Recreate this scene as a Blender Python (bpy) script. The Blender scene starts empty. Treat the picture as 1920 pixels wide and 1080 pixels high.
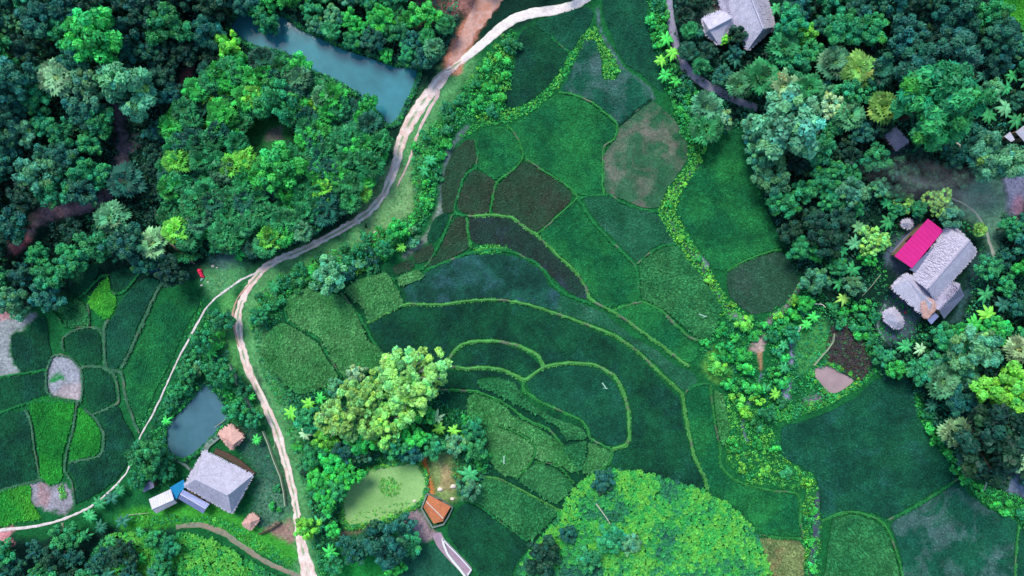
import bpy, math, random
import numpy as np
sc = bpy.context.scene
COL = sc.collection
R = math.radians
rng = np.random.default_rng(7)
random.seed(7)

# ---------------------------------------------------------------- camera, sky, sun, exposure
CAMH, S = 160.0, 0.12            # camera height; metres of ground per photo pixel
cam_d = bpy.data.cameras.new('camera'); cam = bpy.data.objects.new('camera', cam_d); COL.objects.link(cam)
cam.location = (0, 0, CAMH); cam.rotation_euler = (0, 0, 0)
cam_d.sensor_width = 36; cam_d.lens = 18*CAMH/(960*S); cam_d.clip_end = 8000; cam_d.clip_start = 0.5
sc.camera = cam
SUN_EL, SUN_AZ = 56, 335        # light from the top of the picture, a little left
w = bpy.data.worlds.new('World'); sc.world = w; w.use_nodes = True
nt = w.node_tree; bg = nt.nodes['Background']
sky = nt.nodes.new('ShaderNodeTexSky'); sky.sky_type = 'NISHITA'; sky.sun_disc = False
sky.sun_elevation = R(SUN_EL); sky.sun_rotation = R(SUN_AZ)
nt.links.new(sky.outputs[0], bg.inputs[0]); bg.inputs[1].default_value = 0.13
sd = bpy.data.lights.new('sun', 'SUN'); so = bpy.data.objects.new('sun', sd); COL.objects.link(so)
sd.energy = 1.9; sd.angle = R(20); sd.color = (1.0, 0.90, 0.80)
so.rotation_euler = (R(90-SUN_EL), 0, R(180-SUN_AZ)); so.location = (0, 60, 120)
sc.view_settings.view_transform = 'Standard'; sc.view_settings.look = 'None'
sc.view_settings.gamma = 1; sc.view_settings.exposure = 0.55

# ---------------------------------------------------------------- helpers
def lin(h):
    h = h.lstrip('#'); v = [int(h[i:i+2], 16)/255 for i in (0, 2, 4)]
    return np.array([x/12.92 if x <= .04045 else ((x+.055)/1.055)**2.4 for x in v])
def tag(o, label=None, cat=None, group=None, kind=None):
    if label: o['label'] = label
    if cat: o['category'] = cat
    if group: o['group'] = group
    if kind: o['kind'] = kind
    return o
def link(name, me, mats, parent=None):
    o = bpy.data.objects.new(name, me); COL.objects.link(o)
    for m in (mats if isinstance(mats, (list, tuple)) else [mats]):
        if m and not len(me.materials) >= (len(mats) if isinstance(mats, (list, tuple)) else 1): me.materials.append(m)
    if parent: o.parent = parent
    return o
def empty(name, loc, rz=0):
    o = bpy.data.objects.new(name, None); COL.objects.link(o); o.location = loc; o.rotation_euler = (0, 0, rz)
    o.empty_display_size = .5; return o
def npmesh(name, V, Fs, C=None, midx=None, smooth=False):
    """V (n,3); Fs list of (m,k) index arrays; C (n,3) point colour"""
    me = bpy.data.meshes.new(name); V = np.asarray(V, float)
    me.vertices.add(len(V)); me.vertices.foreach_set('co', V.ravel())
    Fs = [np.asarray(f, np.int64) for f in Fs if len(f)]
    loops = np.concatenate([f.ravel() for f in Fs]); sizes = np.concatenate([np.full(len(f), f.shape[1]) for f in Fs])
    starts = np.concatenate([[0], np.cumsum(sizes)[:-1]])
    me.loops.add(len(loops)); me.loops.foreach_set('vertex_index', loops)
    me.polygons.add(len(sizes)); me.polygons.foreach_set('loop_start', starts)
    me.polygons.foreach_set('use_smooth', np.full(len(sizes), smooth))
    if midx is not None: me.polygons.foreach_set('material_index', midx)
    if C is not None:
        a = me.attributes.new('Col', 'FLOAT_COLOR', 'POINT')
        a.data.foreach_set('color', np.hstack([C, np.ones((len(C), 1))]).ravel())
    me.update(calc_edges=True); me.validate(); return me

def catmull(P, n=5, closed=False):
    P = np.asarray(P, float); out = []; m = len(P)
    rngi = range(m) if closed else range(m-1)
    for i in rngi:
        if closed: a, b, c, d = P[i-1], P[i], P[(i+1) % m], P[(i+2) % m]
        else: a, b, c, d = P[max(i-1, 0)], P[i], P[i+1], P[min(i+2, m-1)]
        for t in np.arange(n)/n:
            q = .5*((2*b)+(c-a)*t+(2*a-5*b+4*c-d)*t*t+(3*b-a-3*c+d)*t**3)
            out.append(b*(1-t)+c*t if False else .65*q+.35*(b*(1-t)+c*t))
    if not closed: out.append(P[-1])
    return np.array(out)
def inpoly(X, Y, P):
    X = np.asarray(X, float); Y = np.asarray(Y, float); r = np.zeros(X.shape, bool); P = np.asarray(P, float)
    x0, y0 = P[-1]
    for x1, y1 in P:
        c = ((y1 > Y) != (y0 > Y)) & (X < (x0-x1)*(Y-y1)/((y0-y1) if y0 != y1 else 1e-9)+x1)
        r ^= c; x0, y0 = x1, y1
    return r
def dseg(X, Y, P, closed=False):
    P = np.asarray(P, float); Q = np.vstack([P, P[:1]]) if closed else P
    d = np.full(np.shape(X), 1e9)
    for (x0, y0), (x1, y1) in zip(Q[:-1], Q[1:]):
        dx, dy = x1-x0, y1-y0; L = dx*dx+dy*dy+1e-9
        t = np.clip(((X-x0)*dx+(Y-y0)*dy)/L, 0, 1)
        d = np.minimum(d, np.hypot(X-x0-t*dx, Y-y0-t*dy))
    return d
def sdist(X, Y, P):            # positive inside (same units as P)
    d = dseg(X, Y, P, True); return np.where(inpoly(X, Y, P), d, -d)
_ng = rng.random((64, 64))
def vnoise(X, Y, s):           # smooth value noise 0..1
    x = X/s; y = Y/s; xi = np.floor(x).astype(int); yi = np.floor(y).astype(int); fx = x-xi; fy = y-yi
    fx = fx*fx*(3-2*fx); fy = fy*fy*(3-2*fy)
    g = lambda i, j: _ng[i % 64, j % 64]
    return (g(xi, yi)*(1-fx)+g(xi+1, yi)*fx)*(1-fy)+(g(xi, yi+1)*(1-fx)+g(xi+1, yi+1)*fx)*fy
def fbm(X, Y, s): return .5*vnoise(X, Y, s)+.3*vnoise(X+31, Y+17, s/2.3)+.2*vnoise(X+71, Y+5, s/5.1)
def sstep(a, b, x): t = np.clip((x-a)/(b-a), 0, 1); return t*t*(3-2*t)

# ---------------------------------------------------------------- traced layout (photo pixels on the ground plane)
POND1 = [(448,22),(490,30),(530,28),(562,52),(600,68),(640,88),(700,108),(740,122),(782,128),(778,160),(762,192),(746,225),(727,234),(705,208),(665,172),(620,147),(582,132),(556,112),(520,95),(480,88),(450,72),(430,50)]
POND2 = [(384,718),(412,748),(431,780),(410,805),(387,831),(350,861),(328,858),(311,840),(310,803),(328,778),(350,757)]
POND3 = [(1525,692),(1545,684),(1562,686),(1578,697),(1605,712),(1592,727),(1570,739),(1552,737),(1540,722),(1528,708)]
ROAD = [(868,112),(845,130),(822,155),(790,195),(765,235),(750,270),(742,310),(718,365),(690,398),(655,422),(610,447),(560,472),(520,488),(490,508),(462,545),(446,590),(450,640),(464,690),(490,745),(515,800),(535,865),(550,925),(556,960),(560,1000),(572,1050),(585,1110)]
ROADW = [7,10,13,15,15,12,11,9,9,9,8,9,9,9,8,9,10,11,9,10,10,8,8,9,16,22]
WHITE = [(1104,-6),(1080,8),(1045,18),(1000,24),(965,35),(935,55),(905,82),(868,112)]
FOOT1 = [(480,512),(455,523),(430,540),(405,558),(385,580),(368,610),(352,640),(338,665),(315,715),(290,770),(265,815),(250,850),(238,885),(212,915),(170,950),(115,975),(60,988),(0,994),(-40,996)]
FOOT2 = [(330,988),(375,984),(420,1000),(455,1025),(500,1055),(540,1072),(570,1085)]
FOOT3 = [(1785,372),(1812,385),(1832,402),(1848,430),(1856,455),(1866,485)]
LANE = [(1254,-10),(1257,30),(1264,70),(1272,105),(1290,132),(1318,155),(1350,172),(1385,190),(1420,203)]
TRAIL = [(212,150),(222,200),(228,250),(230,300),(215,355),(185,380),(140,395),(95,400),(55,440),(25,470)]
PATH4 = [(1418,640),(1428,620),(1450,595),(1475,575),(1500,535)]
PATH5 = [(1660,570),(1646,600),(1650,622),(1660,640)]
PATH6 = [(1420,645),(1425,670),(1430,700),(1412,740),(1398,770),(1392,800),(1402,830)]
# crop classes: base, second tone, patch tone (bluish ones paint in wet glints), patch amount, tuft spacing(m), tuft size
CLS = {
 'dk': ('#0d4438','#155a3f','#20605a',.4,.50,.30), 'dt': ('#114f42','#195f49','#2a6a66',.35,.50,.30),
 'db': ('#14453f','#1d5a4f','#3f6f7c',.55,.55,.28), 'md': ('#136542','#258048','#0f5040',.4,.48,.32),
 'mt': ('#2a6f55','#1d6048','#47806a',.5,.50,.32), 'ol': ('#33493b','#2b5340','#453f3c',.5,.50,.32),
 'tx': ('#38824c','#50905c','#246a42',.4,.5,.46), 'td': ('#28744a','#3a8252','#14503a',.4,.5,.46),
 'br': ('#1c7c34','#2c9a3a','#127038',.4,.48,.34), 'bb': ('#25903a','#48a63a','#1a8434',.4,.50,.40),
 'mu': ('#3f6e56','#2a6a4c','#868078',.8,.75,.26), 'dm': ('#16574c','#1b6350','#5d7f80',.75,.52,.30),
 'og': ('#2b5546','#33604f','#4a5e58',.5,.50,.32), 'dp': ('#2a3b3b','#22463f','#46607a',.45,.52,.30), 'dl': ('#114f42','#195f49','#2a6a66',.5,.50,.32),
 'ta': ('#5f7d55','#7a8a60','#a08b66',.6,.45,.40)}
FIELDS = [
 ('dk',[(975,62),(998,47),(1035,73),(1064,99),(1055,125),(1035,150),(1015,172),(985,193),(960,203),(946,193),(953,160),(964,130),(968,95)],'dark narrow field in the crook below the white concrete road'),
 ('dt',[(1002,44),(1050,27),(1098,13),(1112,24),(1104,48),(1088,70),(1073,93),(1066,95),(1036,70)],'dark triangular field directly under the white concrete road'),
 ('dm',[(1098,75),(1120,82),(1127,110),(1130,148),(1155,148),(1168,130),(1195,150),(1214,166),(1219,184),(1188,208),(1160,231),(1140,212),(1110,188),(1080,177),(1052,171),(1064,148),(1080,112)],'greyish field with bare mud showing at its right corner, left of the water ditch'),
 ('dt',[(1135,-10),(1210,-10),(1212,40),(1224,90),(1238,140),(1244,172),(1226,162),(1202,138),(1174,120),(1156,92),(1143,55),(1130,22)],'tall dark field cut by the top edge, left of the grey lane'),
 ('mu',[(1222,190),(1250,210),(1275,240),(1288,268),(1287,300),(1270,328),(1250,356),(1235,388),(1200,387),(1165,372),(1136,362),(1132,320),(1133,290),(1147,270),(1160,240),(1190,214)],'thin patchy field with pale brown mud showing through'),
 ('md',[(960,236),(1000,212),(1042,178),(1080,183),(1110,198),(1138,221),(1153,240),(1148,260),(1133,275),(1128,300),(1130,364),(1105,365),(1082,362),(1050,336),(1012,312),(986,298),(976,266)],'large bright green field left of the patchy mud field'),
 ('md',[(900,246),(938,236),(960,250),(972,272),(976,298),(955,322),(932,333),(898,313),(899,290),(894,265)],'small green field in the bend of the grassy ditch'),
 ('ol',[(872,264),(889,262),(892,282),(893,300),(876,318),(864,343),(855,370),(850,397),(830,396),(828,350),(838,310),(852,282)],'narrow dark grey strip field beside the curved dirt edge'),
 ('ol',[(882,321),(905,324),(928,340),(922,365),(917,385),(915,400),(882,402),(860,393),(860,372),(870,345)],'small dark brown field, left of the larger brown one'),
 ('ol',[(985,303),(1010,318),(1048,341),(1070,362),(1066,382),(1043,402),(1020,424),(1006,434),(985,423),(960,408),(926,398),(926,372),(936,347),(960,323)],'larger dark brown four-sided field at the middle of the terraces'),
 ('dp',[(880,411),(920,406),(958,411),(984,430),(1008,446),(1038,478),(1072,508),(1095,537),(1103,559),(1082,556),(1052,536),(1022,506),(992,486),(962,468),(930,460),(890,455),(880,435)],'long dark field with shining water patches curving down to the right'),
 ('md',[(1014,441),(1046,409),(1078,379),(1090,396),(1108,420),(1138,453),(1166,480),(1188,502),(1194,530),(1196,563),(1170,567),(1142,576),(1115,559),(1102,538),(1078,503),(1044,472)],'green four-sided field with a dark blotch at its left edge'),
 ('mt',[(1094,371),(1140,367),(1165,382),(1200,394),(1226,398),(1245,422),(1263,454),(1238,458),(1213,473),(1196,490),(1172,470),(1143,440),(1113,405)],'pale green field just below the patchy mud field'),
 ('td',[(1200,497),(1222,477),(1250,463),(1270,462),(1290,491),(1318,522),(1338,552),(1350,576),(1345,600),(1333,632),(1310,632),(1282,611),(1250,583),(1225,568),(1205,560),(1202,530)],'coarse dark green field left of the bright ditch, a fallen white rag in it'),
 ('md',[(1152,585),(1180,574),(1210,570),(1238,586),(1263,611),(1288,637),(1307,652),(1304,672),(1290,680),(1262,663),(1222,638),(1184,607)],'small bright wedge field below the coarse dark green field'),
 ('md',[(1378,238),(1400,252),(1409,300),(1420,350),(1440,400),(1459,440),(1463,462),(1440,469),(1400,483),(1363,505),(1340,503),(1318,475),(1290,430),(1272,400),(1276,368),(1294,332),(1322,300),(1336,268),(1355,244)],'long deep green field between the bright ditch and the right-hand forest'),
 ('og',[(1365,512),(1400,491),(1440,477),(1466,474),(1488,502),(1497,530),(1480,558),(1450,582),(1412,588),(1386,573),(1366,548)],'rounded grey-brown field at the foot of the long deep green field'),
 ('db',[(757,541),(790,517),(830,493),(880,479),(930,477),(970,482),(1000,498),(1018,512),(1030,537),(1050,551),(1040,582),(1000,570),(950,560),(890,560),(830,568),(767,568),(762,555)],'dark bluish field arching across the centre of the terraces'),
 ('mt',[(1052,553),(1080,567),(1110,577),(1140,592),(1180,627),(1230,657),(1270,687),(1298,697),(1306,718),(1284,732),(1260,712),(1225,677),(1190,648),(1150,622),(1100,602),(1044,583)],'long pale green strip field running down to the bright bushes'),
 ('dk',[(692,606),(730,587),(770,574),(830,574),(890,567),(950,567),(1000,578),(1050,595),(1100,615),(1148,636),(1188,662),(1222,695),(1256,730),(1274,748),(1279,782),(1288,822),(1298,862),(1318,900),(1320,926),(1290,915),(1250,905),(1200,890),(1152,876),(1146,862),(1154,848),(1178,840),(1186,820),(1184,770),(1174,730),(1152,699),(1120,682),(1080,676),(1040,677),(1022,682),(1010,662),(980,645),(940,636),(890,635),(858,647),(832,678),(790,688),(755,690),(725,665),(702,636)],'longest dark field sweeping from the centre round to the bottom hill'),
 ('dk',[(840,683),(862,657),(890,645),(940,646),(975,657),(998,671),(1013,687),(1006,699),(988,708),(970,700),(940,688),(900,684),(860,687)],'small dark lens-shaped field inside the double green rim'),
 ('dt',[(990,714),(1022,694),(1060,686),(1108,689),(1142,707),(1162,736),(1172,771),(1174,818),(1168,830),(1150,836),(1130,825),(1108,812),(1102,798),(1086,781),(1050,766),(1015,750),(996,734)],'dark rounded field with a standing white rag, under the widest green rim'),
 ('dk',[(812,694),(850,696),(900,695),(938,699),(966,711),(976,724),(968,730),(930,706),(896,710),(898,726),(928,738),(920,741),(895,731),(860,727),(816,726)],'thin dark strip field just right of the yellow-leaved tree'),
 ('td',[(898,713),(930,709),(964,718),(976,738),(1002,762),(1042,786),(1088,802),(1100,817),(1094,825),(1062,823),(1046,800),(1006,777),(960,753),(930,737),(902,725)],'long narrow leafy strip field under the dark rounded field'),
 ('dk',[(822,737),(868,738),(876,747),(872,766),(850,766),(822,752)],'tiny dark field touching the yellow-leaved tree'),
 ('tx',[(878,748),(892,739),(930,754),(956,772),(942,794),(925,795),(897,789),(878,775)],'small leafy field, top left of the terrace steps above the bottom hill'),
 ('tx',[(954,777),(985,792),(1018,808),(1046,829),(1070,862),(1080,884),(1068,884),(1045,869),(1008,862),(1005,850),(1008,833),(985,816),(958,802),(944,797)],'long leafy field stepping down the middle of the terrace steps'),
 ('tx',[(898,797),(935,801),(973,818),(1000,837),(998,855),(982,878),(965,893),(940,888),(922,868),(908,830)],'leafy field with a white rag, on the left of the terrace steps'),
 ('td',[(1004,870),(1038,878),(1062,896),(1074,910),(1058,933),(1040,943),(1007,923),(974,902),(988,882)],'darker leafy field just above the bottom hill'),
 ('td',[(1054,837),(1080,832),(1098,828),(1098,850),(1090,880),(1082,880),(1067,860)],'narrow leafy field, second from right on the terrace steps'),
 ('tx',[(1104,831),(1125,838),(1144,848),(1138,868),(1118,882),(1093,888),(1093,875),(1104,850)],'rightmost small leafy field touching the top of the bottom hill'),
 ('td',[(908,900),(940,903),(998,934),(1044,959),(1028,980),(1002,1007),(988,1010),(950,982),(902,947),(884,934)],'dark leafy field left of the bottom hill, above the darkest field'),
 ('dk',[(874,944),(900,954),(948,990),(984,1014),(984,1032),(965,1062),(950,1110),(920,1110),(890,1062),(860,1030),(841,1005),(840,985),(856,957)],'darkest field between the white-railed walkway and the bottom hill'),
 ('md',[(1286,742),(1300,727),(1328,724),(1332,752),(1338,792),(1345,832),(1348,872),(1367,897),(1400,912),(1450,923),(1488,928),(1497,938),(1496,975),(1499,1003),(1470,1003),(1425,998),(1410,980),(1385,953),(1345,930),(1328,925),(1323,898),(1309,860),(1299,820),(1291,780)],'long green field wrapping the right side of the bottom hill'),
 ('tx',[(1340,732),(1355,742),(1362,775),(1368,805),(1356,834),(1348,815),(1342,770)],'small leafy sliver field beside the yellow-green bushes'),
 ('dl',[(1468,802),(1500,792),(1560,770),(1610,742),(1642,712),(1698,706),(1712,740),(1720,780),(1748,830),(1780,870),(1792,893),(1758,917),(1708,947),(1665,972),(1640,962),(1605,957),(1572,959),(1542,972),(1537,930),(1530,893),(1500,873),(1467,852)],'largest deep teal field right of the bottom hill'),
 ('td',[(1562,975),(1600,965),(1640,979),(1658,997),(1676,1040),(1687,1080),(1695,1115),(1545,1115),(1550,1060),(1556,1010)],'round-topped green field cut by the bottom edge'),
 ('dm',[(1672,981),(1715,956),(1765,926),(1800,901),(1815,925),(1850,953),(1905,978),(1902,1030),(1898,1115),(1708,1115),(1692,1050),(1680,1010)],'teal field with pale mud patches in the bottom right corner'),
 ('ta',[(1422,1012),(1450,1012),(1500,1016),(1506,1050),(1504,1115),(1452,1115),(1440,1060)],'small tan and grey dry field at the bottom right of the hill'),
 ('dt',[(1914,990),(1970,990),(1970,1115),(1908,1115)],'sliver of dark field at the very bottom right corner'),
 ('bb',[(1868,-10),(1950,-10),(1960,70),(1925,58),(1890,30)],'vivid green field at the top right corner'),
 ('tx',[(537,562),(570,542),(600,547),(640,557),(662,580),(676,606),(688,637),(713,657),(720,682),(700,692),(662,706),(642,702),(622,670),(602,635),(562,612),(542,597)],'large pale ripening field, middle one of three beside the road bend'),
 ('tx',[(503,622),(530,606),(560,621),(593,643),(612,672),(633,706),(600,728),(560,740),(531,713),(502,688),(491,660)],'pale ripening field nearest to the dirt road'),
 ('tx',[(647,541),(680,522),(723,512),(743,541),(755,569),(720,588),(692,602),(683,580),(662,560)],'smaller square ripening field touching the dark bluish field'),
 ('tx',[(747,521),(775,507),(789,510),(794,519),(770,531),(751,535)],'little yellow-green strip field at the tip of the arching field'),
 ('ol',[(736,504),(755,491),(773,488),(777,500),(747,514)],'tiny grey strip field under the roadside bushes'),
 ('ol',[(776,480),(790,466),(809,457),(813,475),(800,489),(781,494)],'tiny dark field at the foot of the curved dirt edge'),
 ('ol',[(803,499),(817,480),(833,450),(847,418),(860,406),(873,412),(876,440),(880,464),(850,482),(822,496)],'grey-brown triangular field left of the field with shining water patches'),
 ('dk',[(802,440),(816,408),(834,400),(841,407),(829,435),(815,453),(803,455)],'tiny dark slanting field next to the curved dirt edge'),
 ('dk',[(126,521),(150,506),(180,491),(184,510),(170,538),(150,553),(131,544)],'small dark field under the left forest edge'),
 ('dk',[(208,512),(235,503),(262,506),(250,525),(234,544),(216,544),(209,530)],'small dark field right of the vivid green patch'),
 ('bb',[(166,566),(176,545),(190,532),(203,521),(207,545),(217,557),(214,580),(205,595),(196,599),(186,590),(172,580)],'vivid green patch of young rice among the left fields'),
 ('td',[(103,581),(120,573),(148,563),(162,580),(166,608),(130,611),(124,605),(120,592)],'small olive green field above the blue-rimmed one'),
 ('dt',[(222,570),(242,546),(272,522),(298,527),(288,550),(273,580),(258,610),(242,650),(226,684),(206,693),(201,660),(200,620),(207,602),(217,587)],'long dark slanting field, third from the footpath'),
 ('md',[(237,700),(253,660),(272,620),(292,582),(320,562),(368,552),(374,570),(360,592),(343,622),(331,655),(307,700),(291,732),(272,780),(264,786),(252,778),(240,745)],'long green field lying along the left side of the footpath'),
 ('dk',[(124,633),(140,624),(165,618),(183,623),(190,645),(189,675),(175,685),(155,682),(136,667),(124,655)],'dark round field with a thin blue water rim'),
 ('dk',[(22,629),(46,621),(62,602),(80,592),(88,610),(91,640),(95,665),(86,689),(65,696),(40,697),(24,670)],'dark field beside the bare grey ground at the left edge'),
 ('dk',[(158,693),(185,692),(203,700),(214,722),(217,745),(213,754),(176,773),(162,750),(157,720)],'dark field right of the bare grey mud patch'),
 ('dk',[(-20,716),(40,704),(60,703),(83,697),(83,720),(88,736),(60,749),(30,762),(-20,774)],'dark field cut by the left edge, above the other cut one'),
 ('br',[(56,757),(85,744),(110,746),(138,753),(135,790),(123,830),(116,855),(116,898),(100,908),(78,898),(73,850),(65,800)],'bright green upright field between two dark ones'),
 ('dk',[(-20,784),(44,772),(53,790),(60,840),(68,880),(73,896),(40,905),(-20,920)],'dark field cut by the left edge, lower one'),
 ('br',[(149,764),(160,773),(174,787),(186,806),(189,830),(183,849),(160,857),(131,863),(133,840),(143,800)],'bright kidney-shaped field inside the dark curved one'),
 ('dk',[(182,781),(220,762),(233,790),(248,815),(252,830),(238,870),(213,903),(170,932),(142,943),(142,905),(128,880),(133,869),(165,866),(190,857),(200,825),(194,800)],'dark curved field hugging the footpath'),
 ('bb',[(-20,928),(54,908),(58,940),(72,963),(76,973),(40,978),(-20,988)],'vivid green field in the lower left, beside the pink mud pit'),
]
BUNDS = [  # points, width px, tone
 ([(985,298),(1010,314),(1050,339),(1075,360),(1082,372),(1045,406),(1008,440)],4,'g'),
 ([(1082,370),(1110,412),(1140,447),(1170,476),(1191,500),(1197,530),(1199,566)],5,'m'),
 ([(1085,371),(1140,364),(1165,379),(1200,391),(1232,396)],4,'m'),
 ([(1194,495),(1217,475),(1247,460),(1267,457)],4,'m'),
 ([(878,406),(920,403),(960,408),(985,427),(1008,442),(1041,475),(1075,505),(1099,538),(1107,562),(1150,584),(1190,612),(1230,641),(1270,671),(1292,688)],6,'b'),
 ([(800,505),(850,485),(885,474),(930,467),(965,474),(1000,490),(1020,506),(1040,537),(1070,556),(1107,569)],5,'m'),
 ([(690,606),(730,584),(765,571),(830,571),(890,563),(950,563),(1000,574),(1050,590),(1100,609),(1150,629),(1190,655),(1225,687),(1260,721),(1279,741),(1285,780),(1293,820),(1303,860),(1320,892),(1326,918)],6,'b'),
 ([(790,694),(812,688),(835,682),(858,652),(890,640),(940,641),(980,651),(1008,667),(1020,687)],7,'b'),
 ([(835,685),(870,691),(900,689),(940,693),(970,706),(985,712),(1020,689),(1060,681),(1112,684),(1150,703),(1168,733),(1178,770),(1180,820),(1172,836),(1148,842)],7,'b'),
 ([(985,712),(981,727),(1003,748),(1050,770),(1086,787),(1102,805),(1106,822),(1146,844),(1141,868),(1120,884)],5,'g'),
 ([(815,731),(860,732),(895,735),(940,753),(985,785),(1030,806),(1050,830),(1072,858),(1084,888)],5,'g'),
 ([(895,793),(935,798),(975,814),(1004,835),(1001,856),(984,880),(968,897)],5,'g'),
 ([(1003,866),(1045,873),(1075,905)],3,'g'),
 ([(945,795),(957,775)],3,'m'),
 ([(880,880),(905,893),(940,900),(1000,931),(1050,958)],5,'b'),
 ([(878,938),(902,950),(948,986),(990,1014)],4,'m'),
 ([(1146,583),(1180,572),(1205,566),(1240,582),(1265,607),(1295,634),(1325,640)],6,'g'),
 ([(950,235),(964,248),(976,272),(980,298),(955,325),(932,340),(924,370),(919,402)],4,'g'),
 ([(891,262),(896,290),(895,312),(930,336)],4,'m'),
 ([(895,313),(875,325),(863,350),(856,375),(853,399),(880,405)],4,'m'),
 ([(875,408),(878,440),(884,466)],5,'g'), ([(850,402),(830,445),(812,480),(795,502),(760,518),(740,522)],4,'m'),
 ([(1048,172),(1080,179),(1110,192),(1140,216),(1158,236),(1151,262),(1132,276),(1130,320),(1132,366)],5,'g'),
 ([(1158,236),(1190,211),(1221,187)],3,'d'), ([(1034,70),(1050,84),(1066,97)],4,'m'),
 ([(1363,508),(1400,487),(1440,473),(1466,468)],4,'g'),
 ([(1332,722),(1336,760),(1342,800),(1349,835),(1351,872),(1370,894),(1400,910),(1450,921),(1494,925),(1501,950),(1499,975),(1504,1008),(1460,1008),(1423,1003)],4,'g'),
 ([(1284,737),(1300,722),(1330,719)],4,'m'),
 ([(1540,977),(1575,962),(1610,961),(1645,974),(1665,995),(1682,1040),(1694,1090)],5,'g'),
 ([(1665,976),(1712,951),(1762,921),(1800,896)],6,'m'),
 ([(1910,984),(1905,1030),(1903,1090)],5,'g'), ([(1866,-5),(1890,33),(1925,62)],7,'g'),
 ([(97,668),(88,695),(86,725),(95,742),(130,752),(153,750),(155,715),(151,690),(135,672),(115,665),(97,668)],4,'o'),
 ([(154,688),(190,688),(213,701),(221,725),(220,757),(175,777)],5,'o'), ([(120,657),(118,634),(140,619),(170,613),(188,619),(197,645),(195,686)],4,'o'),
 ([(48,768),(58,792),(65,842),(74,893),(80,905)],4,'o'), ([(-10,922),(40,909),(82,898)],4,'o'),
 ([(144,755),(138,800),(125,850),(122,880),(135,905),(140,945)],4,'o'), ([(158,766),(180,785),(193,810),(195,835),(185,855),(130,867)],5,'o'),
 ([(228,690),(248,650),(268,607),(283,570),(298,540),(308,520)],6,'o'), ([(-10,709),(50,699),(87,693)],4,'m'),
 ([(140,750),(60,753),(-10,778)],4,'m'), ([(204,600),(195,620),(199,690),(228,698),(236,745),(250,785),(262,812)],6,'o'),
 ([(97,583),(112,600),(120,612),(168,612)],4,'m'),([(165,570),(168,610)],5,'o'),([(150,557),(190,520),(205,515)],4,'m'),([(208,545),(218,552),(240,540),(265,508)],4,'m'),
 ([(735,520),(745,543),(757,572)],3,'m'),([(532,560),(538,597),(560,614),(598,636),(618,670),(640,706)],4,'m'),([(640,550),(662,578),(682,606),(700,640),(722,668)],5,'m'),
]
BT = {'g':'#3fa052','b':'#5cb05a','m':'#2a8a4c','d':'#1c4e3c','o':'#4a8262'}
HILL1 = [(970,1090),(980,1050),(1010,1012),(1045,965),(1075,918),(1105,893),(1145,880),(1200,884),(1255,897),(1305,915),(1350,934),(1388,962),(1418,1000),(1438,1045),(1450,1090),(1455,1150),(1400,1230),(1200,1260),(1000,1200)]
HILL2 = [(190,1010),(250,990),(330,993),(400,1005),(450,1035),(500,1065),(540,1085),(560,1150),(400,1220),(150,1220),(60,1120),(100,1040)]
CLEAR = [(641,950),(646,915),(668,892),(705,878),(750,868),(785,873),(797,890),(799,918),(790,940),(768,955),(738,968),(705,978),(675,986),(655,990),(643,976)]
HOLE = [(455,250),(475,225),(510,215),(545,230),(548,262),(520,285),(480,290),(458,275)]

# ---------------------------------------------------------------- terrain
xs = np.concatenate([[-3000,-1200,-600,-350,-220,-160], np.arange(-128,128.1,.5), [160,220,350,600,1200,3000]])
ys = np.concatenate([[-3000,-1200,-600,-350,-220,-130], np.arange(-80,80.1,.5), [130,220,350,600,1200,3000]])
GX, GY = np.meshgrid(xs, ys)
PX = 960+GX/S; PY = 540-GY/S
Z = np.zeros_like(GX)
core = (np.abs(GX) < 140)&(np.abs(GY) < 110)
def addh(P, h, wpx, rough=0.):
    sd_ = sdist(PX[core], PY[core], catmull(P, 4, True)); t = np.clip(sd_/wpx, 0, 1)
    Z[core] += h*np.sin(t*math.pi/2)*(1+rough*(fbm(PX[core], PY[core], 40)-.5))
addh(POND1, -1.6, 14); addh(POND2, -1.6, 12); addh(POND3, -.9, 10)
FOREST = [(-30,-30),(880,-30),(800,70),(790,120),(700,100),(600,60),(540,20),(440,20),(430,60),(480,100),(560,130),(640,170),(715,240),(712,320),(660,405),(520,470),(470,490),(330,470),(250,500),(120,520),(0,580),(-30,580)]
addh([(-400,-400),(850,-400),(840,0),(560,10),(440,15),(330,90),(230,250),(250,360),(150,440),(-400,500)], 3.5, 160, .3)
addh([(1470,-300),(2400,-300),(2400,900),(1900,900),(1760,740),(1700,640),(1620,600),(1530,500),(1440,300),(1420,120)], 3.0, 200, .3)
# the rice benches stay level: woods slope down to them
dmin = np.full(PX[core].shape, 999.)
for _c, P_, _l in FIELDS: dmin = np.minimum(dmin, -sdist(PX[core], PY[core], P_))
Z[core] = np.where(Z[core] > 0, Z[core]*sstep(4, 50, dmin), Z[core])
addh(HILL1, 11.0, 150, .2); addh(HILL2, 6.0, 120, .25)
def terr(x, y):
    fx = np.interp(x, xs, np.arange(len(xs))); fy = np.interp(y, ys, np.arange(len(ys)))
    i = np.clip(fx.astype(int) if hasattr(fx, 'astype') else int(fx), 0, len(xs)-2); j = np.clip(fy.astype(int) if hasattr(fy, 'astype') else int(fy), 0, len(ys)-2)
    u = fx-i; v = fy-j
    return (Z[j, i]*(1-u)+Z[j, i+1]*u)*(1-v)+(Z[j+1, i]*(1-u)+Z[j+1, i+1]*u)*v
def W(px, py, h=0., absz=None):
    """world point that stands h above the ground and shows at photo pixel px,py"""
    px = np.asarray(px, float); py = np.asarray(py, float); x0 = (px-960)*S; y0 = (540-py)*S; z = np.zeros_like(x0)+(absz if absz is not None else h)
    for _ in range(4):
        k = (CAMH-z)/CAMH; x = x0*k; y = y0*k
        if absz is None: z = terr(x, y)+h
    return np.stack([x, y, z+0*x], -1)

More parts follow.
